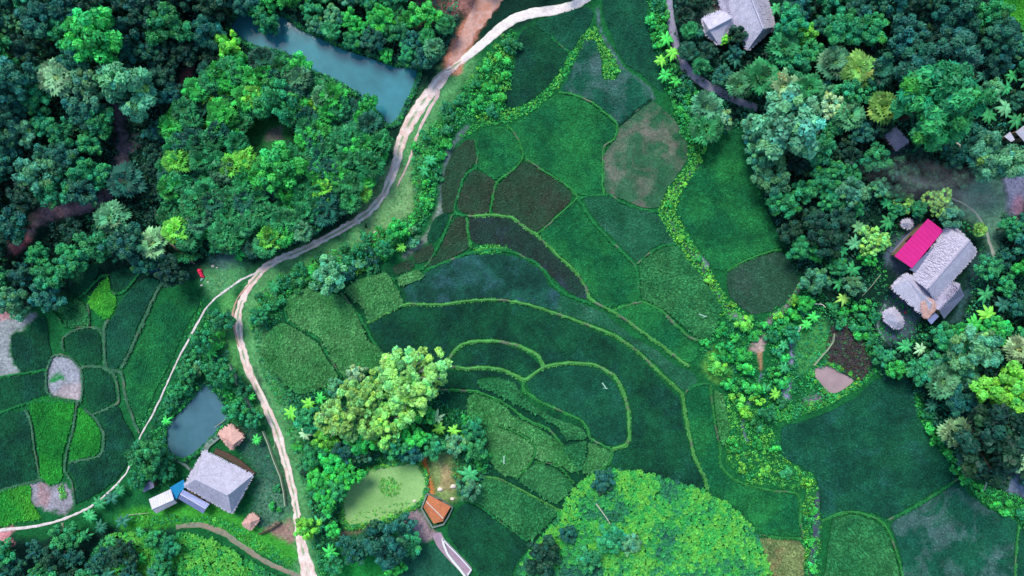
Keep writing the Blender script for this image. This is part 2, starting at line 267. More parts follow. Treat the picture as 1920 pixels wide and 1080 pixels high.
# ground tones
TC = np.zeros(GX.shape+(3,)); TC[:] = lin('#12382c')
def paint(mask, hexc): 
    m = np.clip(mask, 0, 1)[..., None]; TC[:] = TC*(1-m)+lin(hexc)*m
nz = fbm(PX, PY, 30); nz2 = fbm(PX+500, PY+90, 9)
def paintp(P, c, soft=8, amt=1., rag=10):
    d = np.full(GX.shape, -99.); d[core] = sdist(PX[core], PY[core], catmull(P, 4, True))
    paint(sstep(-soft, soft, d+(nz2-.5)*rag*2)*amt, c)
def paintl(P, wpx, c, soft=6, amt=1., rag=8):
    d = np.full(GX.shape, 999.); d[core] = dseg(PX[core], PY[core], catmull(P, 4))
    paint(sstep(soft, -soft, d-wpx+(nz2-.5)*rag*2)*amt, c)
paintp([(1240,-20),(1140,-20),(1100,0),(900,90),(790,220),(730,380),(620,440),(480,500),(400,520),(0,600),(0,1000),(300,980),(600,1100),(1600,1110),(1940,1110),(1940,960),(1800,880),(1720,720),(1560,620),(1500,520),(1440,400),(1400,250),(1260,180)], '#1a6838', 10)
paintp([(520,540),(600,520),(740,500),(770,560),(700,620),(740,690),(640,730),(560,760),(480,700),(470,620)], '#145232', 8)
paintp([(860,720),(1100,800),(1160,850),(1120,890),(1060,980),(980,1040),(880,950),(900,860)], '#124c34', 8)  # darker ground: shadow lines between the terrace steps put into the colour
paintl([(470,600),(480,680),(520,750),(560,770)], 9, '#2b8c46', 6)
paintl([(870,120),(790,230),(745,340),(690,430),(600,480),(510,520),(470,600),(480,690),(530,790),(560,900),(570,1100)], 26, '#5ea466', 16, .9, 18)
paintl([(690,400),(740,330),(765,380),(700,440)], 22, '#7fae74', 16, .8, 14)
paintp([(395,480),(440,478),(470,500),(440,540),(400,560),(380,530)], '#58a268', 10, .9)
paintl([(430,560),(425,620),(435,680)], 14, '#55a35a', 8, .9)
paintp([(400,470),(440,470),(450,490),(420,505),(395,500)], '#4d6a74', 8, .7)
paintl(TRAIL, 9, '#80727e', 7, .85, 14); paintp([(95,385),(150,378),(185,375),(175,392),(130,405),(100,412),(78,405)], '#a8868c', 5, .95)
paintl([(355,125),(345,150),(335,165)], 7, '#9a6e70', 6); paintp([(20,455),(50,440),(55,452),(30,475)], '#b5707a', 5, .8)
paintp([(255,255),(268,265),(250,285),(235,275)], '#93858c', 5, .8)
paintl([(925,-20),(900,25),(875,62),(858,98),(850,122)], 19, '#c98a72', 5, .95, 8)
paintl([(915,-20),(898,25),(872,66),(855,105),(845,125)], 7, '#d2a9a8', 5, .9, 6)
paintp([(778,-20),(910,-20),(890,20),(850,30),(800,40),(780,50),(770,20)], '#a87870', 7, .9)
paintp(HOLE, '#2f7a42', 8); paintp([(500,245),(525,240),(532,258),(515,268),(498,262)], '#6a7068', 5)
paintp(CLEAR, '#86bc70', 8, 1., 12); paintp([(715,895),(740,890),(755,910),(745,930),(720,932),(706,912)], '#3f963c', 8, .7)
paintp([(808,842),(850,850),(862,880),(855,930),(835,945),(812,920),(805,880)], '#86a062', 9, .95); paintp([(830,870),(850,880),(848,915),(826,915)], '#ac9a72', 9, .85)
paintl([(793,855),(797,880),(802,905),(806,930)], 5, '#dc7a40', 2.5, 1., 3); paintl([(803,900),(808,925)], 6, '#d98a50', 4, .8, 3)
paintp([(752,955),(780,948),(800,975),(815,1000),(800,1015),(770,1000),(755,980)], '#a08e96', 6)
paintp([(765,1030),(820,1020),(865,1080),(860,1110),(755,1110),(752,1060)], '#24614a', 8); paintp([(645,1050),(700,1045),(730,1110),(640,1110)], '#1e8a3c', 6)
paintl([(625,1005),(650,1000),(690,985)], 5, '#9c7a6a', 5, .8)
paintp([(430,800),(470,800),(515,850),(540,950),(520,980),(485,1000),(470,960),(480,890),(450,850)], '#3e6a5a', 10, .9)
paintp([(488,900),(530,910),(540,960),(520,985),(500,985),(484,960)], '#5d8f72', 10, .7)
paintp([(500,990),(540,975),(555,1000),(545,1035),(515,1030),(498,1010)], '#a08078', 8, .9)
paintl([(478,690),(500,760),(520,830),(538,900),(545,960)], 4, '#3c4a4a', 3, .7)
paintl([(240,975),(300,968),(400,965),(480,1010),(540,1040)], 20, '#3fa238', 8)
paintp([(0,590),(30,595),(65,585),(62,600),(42,618),(20,630),(22,680),(38,700),(20,706),(-20,712),(-20,590)], '#9aa3a8', 5, .95); paintp([(-10,575),(25,583),(20,600),(-10,600)], '#b58a90', 5)
paintp([(97,672),(115,668),(135,676),(149,691),(152,720),(151,747),(130,749),(100,741),(89,725),(91,692)], '#9ea4b0', 3, 1., 3); paintp([(120,725),(151,720),(150,748),(125,748),(105,738)], '#b0a2a4', 7, .8)
paintp([(95,712),(115,700),(118,706),(102,722)], '#2c8a4a', 3)
paintp([(58,906),(80,898),(95,914),(120,910),(137,925),(138,950),(110,962),(95,955),(70,950),(58,935)], '#9b9aa6', 4); paintp([(70,905),(90,915),(92,945),(72,945)], '#a98c90', 5, .9)
paintp([(-20,995),(35,990),(20,1005),(22,1022),(-20,1035)], '#c88a90', 3)
paintp([(1690,420),(1725,430),(1700,500),(1680,520),(1700,560),(1720,600),(1700,630),(1660,640),(1645,600),(1660,560),(1670,520),(1650,480)], '#57687a', 8, .9)
paintp([(1815,480),(1850,470),(1845,520),(1800,560),(1790,600),(1770,610),(1790,560)], '#3f6368', 9, .8)
paintp([(1780,350),(1850,340),(1870,400),(1850,480),(1820,430),(1790,400)], '#6a9f84', 12, .85)
paintp([(1868,330),(1940,330),(1940,400),(1900,380),(1880,420),(1870,380)], '#8186a8', 8, .9); paintl([(1890,380),(1885,420)], 8, '#94708a', 6, .8)
paintp([(1642,300),(1665,280),(1690,285),(1670,310),(1650,315)], '#56627a', 6, .8); paintp([(1700,345),(1760,350),(1790,370),(1740,370),(1700,365)], '#6f9a90', 10, .8)  # second patch paints the pale smoke haze into the ground tone
paintp([(1880,890),(1940,880),(1940,935),(1900,925),(1885,910)], '#7f90a8', 6, .9); paintp([(1560,610),(1600,620),(1630,680),(1615,710),(1590,700),(1555,680),(1550,650)], '#4b4448', 7, .95)
paintp([(1565,620),(1590,625),(1600,655),(1575,650)], '#6a7482', 8, .7); paintp([(1490,620),(1540,600),(1560,640),(1530,680),(1500,700)], '#4fa558', 10, .8)
paintp([(1325,660),(1350,655),(1370,700),(1340,715),(1315,690)], '#6ab550', 8, .9)
paintl(PATH4, 4, '#8f8892', 3, .9, 4); paintp([(1408,655),(1425,632),(1436,630),(1432,665),(1425,662)], '#b4a09a', 3); paintl([(1424,660),(1427,690)], 3, '#b98f72', 2, .9, 3)
paintl([(1370,588),(1385,596),(1402,602)], 4, '#9098a0', 3, .9, 3); paintl([(1487,640),(1483,680)], 4, '#8c93b4', 3, .9, 4); paintl([(1477,715),(1474,745)], 6, '#8c93b4', 3, .9, 4); paintp([(1515,745),(1540,738),(1535,755),(1500,762)], '#8a8798', 4, .8)
paintl([(1535,880),(1545,900),(1530,950),(1530,1000),(1520,1080)], 4, '#56627a', 4, .8)
paintl([(828,400),(830,350),(838,300),(850,270),(875,240)], 5, '#60707a', 3, .8, 4); paintl([(826,385),(815,420),(790,455),(760,480)], 5, '#7f8f84', 4, .9, 5)
paintl([(1120,15),(1127,60),(1150,100),(1168,130),(1215,165),(1225,185)], 2, '#64788a', 2., .8, 2)
paintl([(1325,500),(1310,480)], 4, '#9aa0c0', 2, .9, 2); paintp([(275,490),(300,490),(305,505),(280,510)], '#3d5f88', 5, .8)
paintp([(640,1005),(690,990),(680,1030),(645,1030)], '#2a6a44', 8, .6)
paintp([(1300,40),(1345,0),(1355,30),(1330,50)], '#5a7468', 6, .8); paintl([(1340,0),(1350,18)], 4, '#b39a98', 2)
ni, nj = GX.shape
idx = np.arange(ni*nj).reshape(ni, nj)
F = np.stack([idx[:-1,:-1], idx[:-1,1:], idx[1:,1:], idx[1:,:-1]], -1).reshape(-1, 4)

# ---------------------------------------------------------------- materials
def newmat(name, rough=.8, spec=.2):
    m = bpy.data.materials.new(name); m.use_nodes = True; b = m.node_tree.nodes['Principled BSDF']
    b.inputs['Roughness'].default_value = rough; b.inputs['Specular IOR Level'].default_value = spec
    return m, m.node_tree.nodes, m.node_tree.links, b
def N(nodes, t, **kw):
    n = nodes.new(t)
    for k, v in kw.items():
        if k in n.inputs: n.inputs[k].default_value = v
        else: setattr(n, k, v)
    return n
def noise(nodes, links, scale, detail=4, rough=.6, world=True):
    n = N(nodes, 'ShaderNodeTexNoise', Scale=scale, Detail=detail, Roughness=rough)
    if world: g = N(nodes, 'ShaderNodeNewGeometry'); links.new(g.outputs['Position'], n.inputs['Vector'])
    else: g = N(nodes, 'ShaderNodeTexCoord'); links.new(g.outputs['Object'], n.inputs['Vector'])
    return n
def ramp(nodes, links, src, a, b, lo=0., hi=1.):
    r = N(nodes, 'ShaderNodeMapRange'); r.inputs[1].default_value = a; r.inputs[2].default_value = b; r.inputs[3].default_value = lo; r.inputs[4].default_value = hi
    links.new(src, r.inputs[0]); return r.outputs[0]
def mixc(nodes, links, fac, a, b, mode='MIX'):
    m = N(nodes, 'ShaderNodeMix', data_type='RGBA', blend_type=mode)
    for s_, v in ((0, fac), (6, a), (7, b)):
        if hasattr(v, 'is_linked') or isinstance(v, bpy.types.NodeSocket): links.new(v, m.inputs[s_])
        else: m.inputs[s_].default_value = v if s_ == 0 else (*v, 1)
    return m.outputs[2]
def bump(nodes, links, b, src, strength, dist):
    n = N(nodes, 'ShaderNodeBump', Strength=strength, Distance=dist); links.new(src, n.inputs['Height']); links.new(n.outputs[0], b.inputs['Normal'])
def vary(nodes, links, col, pairs, world=True):
    for sc_, amt in pairs:
        n = noise(nodes, links, sc_, 3, .6, world); v = ramp(nodes, links, n.outputs[0], .3, .7, 1-amt, 1+amt)
        vm = N(nodes, 'ShaderNodeVectorMath', operation='SCALE'); links.new(col, vm.inputs[0]); links.new(v, vm.inputs['Scale']); col = vm.outputs[0]
    return col
def mat_ground():
    m, n, l, b = newmat('ground_soil_and_grass', .95, .1)
    a = N(n, 'ShaderNodeAttribute', attribute_name='Col'); c = vary(n, l, a.outputs['Color'], [(.35,.25),(1.6,.35),(5,.4)])
    l.new(c, b.inputs['Base Color']); nn = noise(n, l, 3, 5); bump(n, l, b, nn.outputs[0], .6, .4); return m
def mat_flat(name, hexc, rough=.8, pairs=((1.5,.15),(6,.2)), bmp=0., world=True, spec=.2, metal=0., k=1.):
    m, n, l, b = newmat(name, rough, spec); b.inputs['Metallic'].default_value = metal
    rgb = N(n, 'ShaderNodeRGB'); rgb.outputs[0].default_value = (*(lin(hexc)*k), 1)
    l.new(vary(n, l, rgb.outputs[0], pairs, world), b.inputs['Base Color'])
    if bmp: nn = noise(n, l, 5, 5, .6, world); bump(n, l, b, nn.outputs[0], .7, bmp)
    return m
KC = np.array([1.02, 1.08, .90])
def mat_crop(name, base, sec, patch, amt):
    m, n, l, b = newmat(name, .8, .15)
    n1 = noise(n, l, .10, 4); n2 = noise(n, l, .16, 5, .65); n2.inputs['Distortion'].default_value = .6
    c = mixc(n, l, ramp(n, l, n1.outputs[0], .4, .6), lin(base)*KC, lin(sec)*KC)
    c = mixc(n, l, ramp(n, l, n2.outputs[0], .58-.14*amt, .74-.1*amt, 0, min(1, amt)), c, lin(patch))
    a = N(n, 'ShaderNodeAttribute', attribute_name='Col')
    c = mixc(n, l, 1., c, a.outputs['Color'], 'MULTIPLY')
    c = vary(n, l, c, [(2.2,.25),(.8,.15),(.22,.22)]); l.new(c, b.inputs['Base Color']); return m
def mat_leaf(name='leaves', rough=.55, trans=.0):
    m, n, l, b = newmat(name, rough, .3)
    a = N(n, 'ShaderNodeAttribute', attribute_name='Col'); o = N(n, 'ShaderNodeObjectInfo')
    c = mixc(n, l, 1., a.outputs['Color'], o.outputs['Color'], 'MULTIPLY')
    c = vary(n, l, c, [(1.1,.22)], False); l.new(c, b.inputs['Base Color']); return m
def mat_road(name):
    m, n, l, b = newmat(name, .95, .1)
    a = N(n, 'ShaderNodeAttribute', attribute_name='Col'); c = vary(n, l, a.outputs['Color'], [(.9,.12),(4,.16)])
    l.new(c, b.inputs['Base Color']); nn = noise(n, l, 5, 5); bump(n, l, b, nn.outputs[0], .5, .15); return m
def mat_water(name, hexc, rough=.06):
    m, n, l, b = newmat(name, rough, .5); rgb = N(n, 'ShaderNodeRGB'); rgb.outputs[0].default_value = (*lin(hexc), 1)
    l.new(vary(n, l, rgb.outputs[0], [(.12,.18),(.5,.08)]), b.inputs['Base Color'])
    nn = noise(n, l, 2.5, 3); bump(n, l, b, nn.outputs[0], .15, .05); return m
M_GROUND = mat_ground(); M_LEAF = mat_leaf(); M_ROAD = mat_road('dirt_road_surface')
M_BARK = mat_flat('bark', '#5b5348', .9, ((3,.3),), .05, False)
M_PALEBARK = mat_flat('pale_bark', '#9aa39c', .9, ((3,.2),), .03, False)
M_CROP = {k: mat_crop('rice_'+k, v[0], v[1], v[2], v[3]) for k, v in CLS.items()}
ter = link('ground', npmesh('ground', np.stack([GX, GY, Z], -1).reshape(-1, 3), [F], TC.reshape(-1, 3), smooth=True), M_GROUND); tag(ter, kind='structure')

# ---------------------------------------------------------------- water
def mat_algae():
    m, n, l, b = newmat('duckweed_film', .55, .4)
    a = noise(n, l, .14, 5); c = mixc(n, l, ramp(n, l, a.outputs[0], .38, .62), lin('#98cc7e'), lin('#82ba6c')); d = noise(n, l, .09, 4); c = mixc(n, l, ramp(n, l, d.outputs[0], .6, .72), c, lin('#57a047'))
    l.new(vary(n, l, c, [(2.5,.12),(7,.12)]), b.inputs['Base Color']); return m
def flat_poly(name, P, z, m, grow=0, jit=0, kind='structure'):
    C = catmull(P, 5, True)
    if grow: C = C+np.stack([fbm(C[:, 0], C[:, 1], 12)-.5, fbm(C[:, 0]+99, C[:, 1], 12)-.5], 1)*8
    if grow: c0 = C.mean(0); C = C+(C-c0)/np.linalg.norm(C-c0, axis=1)[:, None]*grow
    V = W(C[:, 0], C[:, 1], absz=z); o = link(name, npmesh(name, V, [np.arange(len(V))[::-1][None]]), m)
    return tag(o, kind=kind)
flat_poly('pond_water', POND1, -.45, mat_water('pond_water_blue', '#3a8a98', .05), 3)
flat_poly('pond_water', POND2, -.45, mat_water('pond_water_grey', '#4b7886', .12), 3)
flat_poly('pond_water', CLEAR, .12, mat_algae(), 1)
flat_poly('puddle_water', POND3, -.3, mat_water('muddy_water', '#b09a9c', .3), 7)

# ---------------------------------------------------------------- roads
def ribbon(name, P, wd, tone, alt, rut=False, z=.06, rag=1.2, m=None, grass='#4f9a58', dens=4):
    C = catmull(P, 8); wd = np.interp(np.linspace(0, 1, len(C)), np.linspace(0, 1, len(wd)), wd) if not np.isscalar(wd) else np.full(len(C), float(wd))
    T = np.gradient(C, axis=0); T /= np.linalg.norm(T, axis=1)[:, None]; Nn = np.stack([-T[:, 1], T[:, 0]], 1)
    K = 13; us = np.linspace(-1, 1, K); V = []; CC = []
    for i in range(len(C)):
        j1 = (fbm(C[i,0]*1., C[i,1]*1., 7)-.5)*2*rag*3; j2 = (fbm(C[i,0]+300, C[i,1]+40, 6)-.5)*2*rag*3
        for u in us:
            e = u*wd[i]/2+(j1 if u < 0 else j2)*abs(u); q = C[i]+Nn[i]*e
            wz = W(q[0], q[1], z*(1-abs(u)**4)+.05); V.append(wz)
            c = lin(tone)*(.85+.3*fbm(q[0]*2, q[1]*2, 4)); a_ = lin(alt)
            k = sstep(.45, .7, fbm(q[0]+90, q[1], 8)); c = c*(1-.6*k)+a_*.6*k
            if rut:
                g = math.exp(-(u/.22)**2)*sstep(.36, .58, fbm(q[0]+11, q[1]+7, 16))*rut; c = c*(1-g)+lin(grass)*g
            ed = sstep(.86, 1.08, abs(u)+(fbm(q[0]*3, q[1]*3, 5)-.5)*.5); c = c*(1-.6*ed)+lin(grass)*.6*ed
            CC.append(c)
    V = np.array(V); ix = np.arange(len(C)*K).reshape(-1, K)
    Fq = np.stack([ix[:-1,:-1], ix[1:,:-1], ix[1:,1:], ix[:-1,1:]], -1).reshape(-1, 4)
    o = link(name, npmesh(name, V, [Fq], np.array(CC), smooth=True), m or M_ROAD); return tag(o, kind='structure')
ribbon('dirt_road', ROAD, [w_*1.5 for w_ in ROADW], '#f8e6de', '#dcb2a6', .9)
ribbon('concrete_road', WHITE, [16,17,18,19,18,18,17,13], '#f6eeea', '#e8dcd8', False, .10, .5)
ribbon('dirt_road', [(815,160),(822,175),(800,215),(780,260),(768,300),(745,350)], [4,6,6,5,5,3], '#e0c8c2', '#b59d94', False, .075, .8)
ribbon('dirt_road', [(800,170),(815,145),(835,132),(845,130)], [2,4,4,2], '#cfc0b8', '#9fa090', False, .09, .8)
ribbon('dirt_road', [(448,650),(440,620),(437,590),(445,560),(470,530)], [3,5,5,4,3], '#c99d92', '#9aa37c', False, .08, .8)
ribbon('footpath', FOOT1, [4,4,4,3,3.5,4,4,4,3,3,3,3,3,3.5,4,4.5,5,7,8], '#e6dfe0', '#cdc6c2', False, .06, .5)
ribbon('footpath', FOOT2, [8,10,11,10,9,9,8], '#8a8f7c', '#a98b80', False, .06, 1)
ribbon('footpath', FOOT3, [3,4,4,4,6,7], '#9fb0a4', '#a39aa0', False, .07, .6)
ribbon('lane', LANE, [12,14,16,17,17,17,16,15,14], '#9fa0b8', '#8b8fa6', False, .08, .5, grass='#5b6a88')
ribbon('footpath', PATH5, [5,6,6,5], '#7c9498', '#6a8080', False, .06, .6)
ribbon('stream', PATH6[2:], [6,7,6,7,4], '#5c6c80', '#4a5a66', False, .05, .8, grass='#2c6a48')
ribbon('footpath', [(318,455),(335,470),(352,485),(365,495)], [3,5,4,3], '#a8958e', '#8a8a7c', False, .06, .5)
ribbon('footpath', [(117,980),(116,996)], [5,6], '#8a8f7c', '#9a958a', False, .06, .4)
ribbon('footpath', [(127,1018),(128,1030),(118,1040),(100,1050),(85,1060)], [7,9,7,5,3], '#b08f82', '#94897a', False, .06, .6)
ribbon('stream', [(1316,300),(1290,330),(1262,362),(1250,395),(1262,425),(1280,455),(1300,480),(1320,510),(1345,550),(1372,588)], [4,5,5,4,5,6,6,6,5,5], '#33484c', '#566a78', False, .05, .8, grass='#1e5a38')
ribbon('stream', [(1398,600),(1372,588)], [7,8], '#8890a0', '#7a8494', False, .06, .6)
ribbon('stream', [(1535,880),(1540,910),(1530,950),(1527,1000),(1520,1050),(1522,1100)], [10,8,9,7,4,3], '#4d566c', '#3a4654', False, .05, 1, grass='#1e4a38')
ribbon('red_dirt_track', [(928,-15),(903,22),(880,60),(862,95),(850,125)], [40,38,26,20,14], '#cfa69a', '#cb8566', False, .05, 1.6, grass='#a97e6c')

# ---------------------------------------------------------------- grass and crops
def blades(P3, size, n=3, up=.8, colbase=None, spread=1., cvar=.35):
    """tufts: at each point n leaning blades (triangles with a middle fold)"""
    m = len(P3); V = np.zeros((m, n, 3, 3)); C = np.zeros((m, n, 3, 3))
    a = rng.random((m, n))*2*np.pi; s = size*(.6+.8*rng.random((m, n))); wd = s*.30
    d = np.stack([np.cos(a), np.sin(a)], -1); pz = np.stack([-d[..., 1], d[..., 0]], -1)
    base = P3[:, None, :2]+d*s[..., None]*.10
    V[:, :, 0, :2] = base+pz*wd[..., None]; V[:, :, 1, :2] = base-pz*wd[..., None]
    V[:, :, 2, :2] = base+d*(s*spread)[..., None]
    V[:, :, :2, 2] = P3[:, None, None, 2]+.05; V[:, :, 2, 2] = P3[:, None, 2]+s*up*(.6+.8*rng.random((m, n)))
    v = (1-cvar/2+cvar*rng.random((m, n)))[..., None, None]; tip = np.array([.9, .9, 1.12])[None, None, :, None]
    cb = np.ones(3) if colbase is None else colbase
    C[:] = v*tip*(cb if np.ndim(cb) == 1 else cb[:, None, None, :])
    F = np.arange(m*n*3).reshape(-1, 3); return V.reshape(-1, 3), F, C.reshape(-1, 3)
def scatter(P, sp, clip=True):      # jittered grid in photo pixels inside a polygon; sp in px
    P = np.asarray(P, float); x0, y0 = P.min(0); x1, y1 = P.max(0)
    if clip: x0 = max(x0, -90); x1 = min(x1, 2010); y0 = max(y0, -90); y1 = min(y1, 1240)
    X, Y = np.meshgrid(np.arange(x0, x1, sp), np.arange(y0, y1, sp)); X = X+(rng.random(X.shape)-.5)*sp*1.1; Y = Y+(rng.random(Y.shape)-.5)*sp*1.1
    X = X.ravel(); Y = Y.ravel(); k = inpoly(X, Y, P); return X[k], Y[k]
groupname = 'rice fields on the terraces'
for fi, (cl, P, label) in enumerate(FIELDS):
    C = catmull(P, 5, True); base, sec, patch, amt, sp, sz = CLS[cl]
    C = C+np.stack([fbm(C[:,0]*1., C[:,1]*1., 9)-.5, fbm(C[:,0]+50., C[:,1]+9, 9)-.5], 1)*3
    lv = .16+.05*(fi % 3)+(.32 if cl in ('tx', 'td') else 0); T = W(C[:, 0], C[:, 1], absz=lv); B = T.copy(); B[:, 2] = -.25; n_ = len(C)
    if ((C[:, 0]*np.roll(C[:, 1], -1)-np.roll(C[:, 0], -1)*C[:, 1]).sum()) > 0: T = T[::-1].copy(); B = B[::-1].copy()
    q = np.arange(n_); side = np.stack([q, q+n_, (q+1) % n_+n_, (q+1) % n_], -1)
    X, Y = scatter(C, sp/S); P3 = W(X, Y, absz=lv-.02)
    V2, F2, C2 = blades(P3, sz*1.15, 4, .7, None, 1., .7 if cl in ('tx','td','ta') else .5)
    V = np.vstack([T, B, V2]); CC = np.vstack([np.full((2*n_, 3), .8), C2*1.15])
    me = npmesh('rice_field', V, [np.arange(n_)[None], side, F2+2*n_], CC)
    o = link('rice_field', me, M_CROP[cl]); tag(o, label, 'rice field', groupname, 'stuff')
# bunds: raised earth ridges with grass
def bund(P, wpx, tone):
    wpx *= .68; C = catmull(P, 6); C = C+(np.stack([fbm(C[:,0], C[:,1], 11), fbm(C[:,0]+77, C[:,1], 11)], 1)-.5)*3.5; T = np.gradient(C, axis=0); T /= np.linalg.norm(T, axis=1)[:, None]+1e-9; Nn = np.stack([-T[:, 1], T[:, 0]], 1)
    prof = [(-.75, -.1), (-.42, .30), (0, .42), (.42, .30), (.75, -.1)]; V = []; CC = []; c = lin(BT[tone])
    for i, p in enumerate(C):
        up_ = 1.5 if tone in 'gb' else 1.; ww = wpx*(.5+1.0*fbm(p[0], p[1], 9)); mud_ = sstep(.60, .72, fbm(p[0]+200, p[1]+60, 15))
        for u, h in prof:
            q = p+Nn[i]*u*ww; V.append(W(q[0], q[1], absz=h*up_+.08*vnoise(p[0], p[1], 6))); CC.append((c*.8*(1-mud_)+lin('#6f7f68')*mud_)*(.75+.5*vnoise(q[0], q[1], 5)))
    ix = np.arange(len(V)).reshape(-1, 5); Fq = np.stack([ix[:-1,:-1], ix[1:,:-1], ix[1:,1:], ix[:-1,1:]], -1).reshape(-1, 4)
    L = np.linalg.norm(np.diff(C, axis=0), axis=1).sum(); m = int(L*wpx*.42); t = rng.random(m)*(len(C)-1); i0 = t.astype(int); f = (t-i0)[:, None]
    q = C[i0]*(1-f)+C[i0+1]*f; kk = (fbm(q[:, 0]+200, q[:, 1]+60, 15) < .64)|(rng.random(m) < .25); q = q[kk]; i0 = i0[kk]; m = len(q); q = q+Nn[i0]*((rng.random(m)+rng.random(m)-1)*wpx*.75)[:, None]
    tone_n = fbm(q[:, 0], q[:, 1], 10)[:, None]
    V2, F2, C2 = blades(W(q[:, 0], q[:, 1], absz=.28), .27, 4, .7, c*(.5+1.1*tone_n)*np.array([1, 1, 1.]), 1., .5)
    o = link('bund', npmesh('bund', np.vstack([V, V2]), [Fq, F2+len(V)], np.vstack([CC, C2])), M_ROAD2); tag(o, kind='structure')
M_ROAD2 = mat_road('grassy_bank')
for b_ in BUNDS: bund(*b_)

# ---------------------------------------------------------------- plant templates (built once, copied many times)
def leafcloud(centres, rad, nper, ls, flat=.75, asp=1.6, up=.35, colf=None):
    """quads of leaf size scattered on the upper skin of several clumps"""
    m = len(centres); n = m*nper; ci = np.repeat(np.arange(m), nper)
    th = rng.random(n)*2*np.pi; cz = rng.random(n)*1.25-.25; sz_ = np.sqrt(np.clip(1-cz*cz, 0, 1))
    d = np.stack([np.cos(th)*sz_, np.sin(th)*sz_, cz], -1); rr = np.asarray(rad)[ci]*(.72+.4*rng.random(n))
    P = centres[ci]+d*rr[:, None]*np.array([1, 1, flat])
    nrm = d*.7+np.array([0, 0, up])+rng.normal(size=(n, 3))*.38; nrm /= np.linalg.norm(nrm, axis=1)[:, None]
    r_ = rng.normal(size=(n, 3)); u = np.cross(nrm, r_); u /= np.linalg.norm(u, axis=1)[:, None]; v = np.cross(nrm, u)
    s = ls*(.6+.8*rng.random(n))[:, None]; u = u*s*asp/2; v = v*s/2
    V = np.stack([P-u, P-v*.9+u*.1, P+u, P+v*.9+u*.1], 1).reshape(-1, 3); F = np.arange(n*4).reshape(-1, 4)
    cv = (.62+.76*rng.random(m))[ci]*(.6+.8*rng.random(n)); hue = rng.normal(size=m)[ci]*.16+rng.normal(size=n)*.06
    C = np.stack([cv*(1+hue*1.2), cv, cv*(1-hue*1.2)], -1)
    return V, F, np.repeat(C, 4, 0)
def crown_template(k, fine=False):
    R0 = 4.0; m = 44 if not fine else 46; lobes = rng.random(5)*2*np.pi; amp = rng.random(5)*.16
    a = rng.random(m)*2*np.pi; u = np.sqrt(rng.random(m))*.88; edge = 1+sum(amp[i]*np.sin((i+2)*a+lobes[i]) for i in range(5))
    x = R0*u*edge*np.cos(a); y = R0*u*edge*np.sin(a); z = 5.7+2.6*(1-u*u)+rng.normal(size=m)*.85
    cen = np.stack([x, y, z], -1); rad = R0*(.11+.12*rng.random(m))
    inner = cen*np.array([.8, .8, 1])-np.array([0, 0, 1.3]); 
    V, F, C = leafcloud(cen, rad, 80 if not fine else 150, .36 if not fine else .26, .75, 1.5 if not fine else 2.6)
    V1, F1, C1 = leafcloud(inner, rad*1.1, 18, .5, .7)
    return npmesh('crown', np.vstack([V, V1]), [F, F1+len(V)], np.vstack([C, C1*.8]))  # inner leaves darkened: shade inside the crown put into the colour
def tube(path, radii, seg=6):
    path = np.asarray(path, float); V = []; F = []
    for i, p in enumerate(path):
        t = path[min(i+1, len(path)-1)]-path[max(i-1, 0)]; t = t/np.linalg.norm(t)
        a_ = np.cross(t, [0, 0, 1] if abs(t[2]) < .9 else [1, 0, 0]); a_ = a_/np.linalg.norm(a_); b_ = np.cross(t, a_)
        for s_ in range(seg):
            an = 2*math.pi*s_/seg; V.append(p+radii[i]*(a_*math.cos(an)+b_*math.sin(an)))
    for i in range(len(path)-1):
        for s_ in range(seg):
            F.append([i*seg+s_, i*seg+(s_+1) % seg, (i+1)*seg+(s_+1) % seg, (i+1)*seg+s_])
    return np.array(V), np.array(F)
def join(parts):
    V = []; F = []; o = 0
    for v, f in parts: V.append(v); F.append(f+o); o += len(v)
    return np.vstack(V), np.vstack(F)
def trunk_template():
    parts = [tube([(0, 0, -.6), (.1, 0, 1.5), (0, .1, 3.6), (.05, .1, 5.6)], [.30, .24, .19, .10])]
    for i in range(6):
        a = i*1.05+rng.random()*.5; d = np.array([math.cos(a), math.sin(a)]); h0 = 2.6+rng.random()*1.6; L = 2.2+rng.random()
        parts.append(tube([(0, .05, h0), (*(d*L*.5), h0+1.5), (*(d*L), h0+3.0)], [.11, .075, .03]))
    V, F = join(parts); return npmesh('trunk', V, [F], np.ones((len(V), 3)), smooth=True)
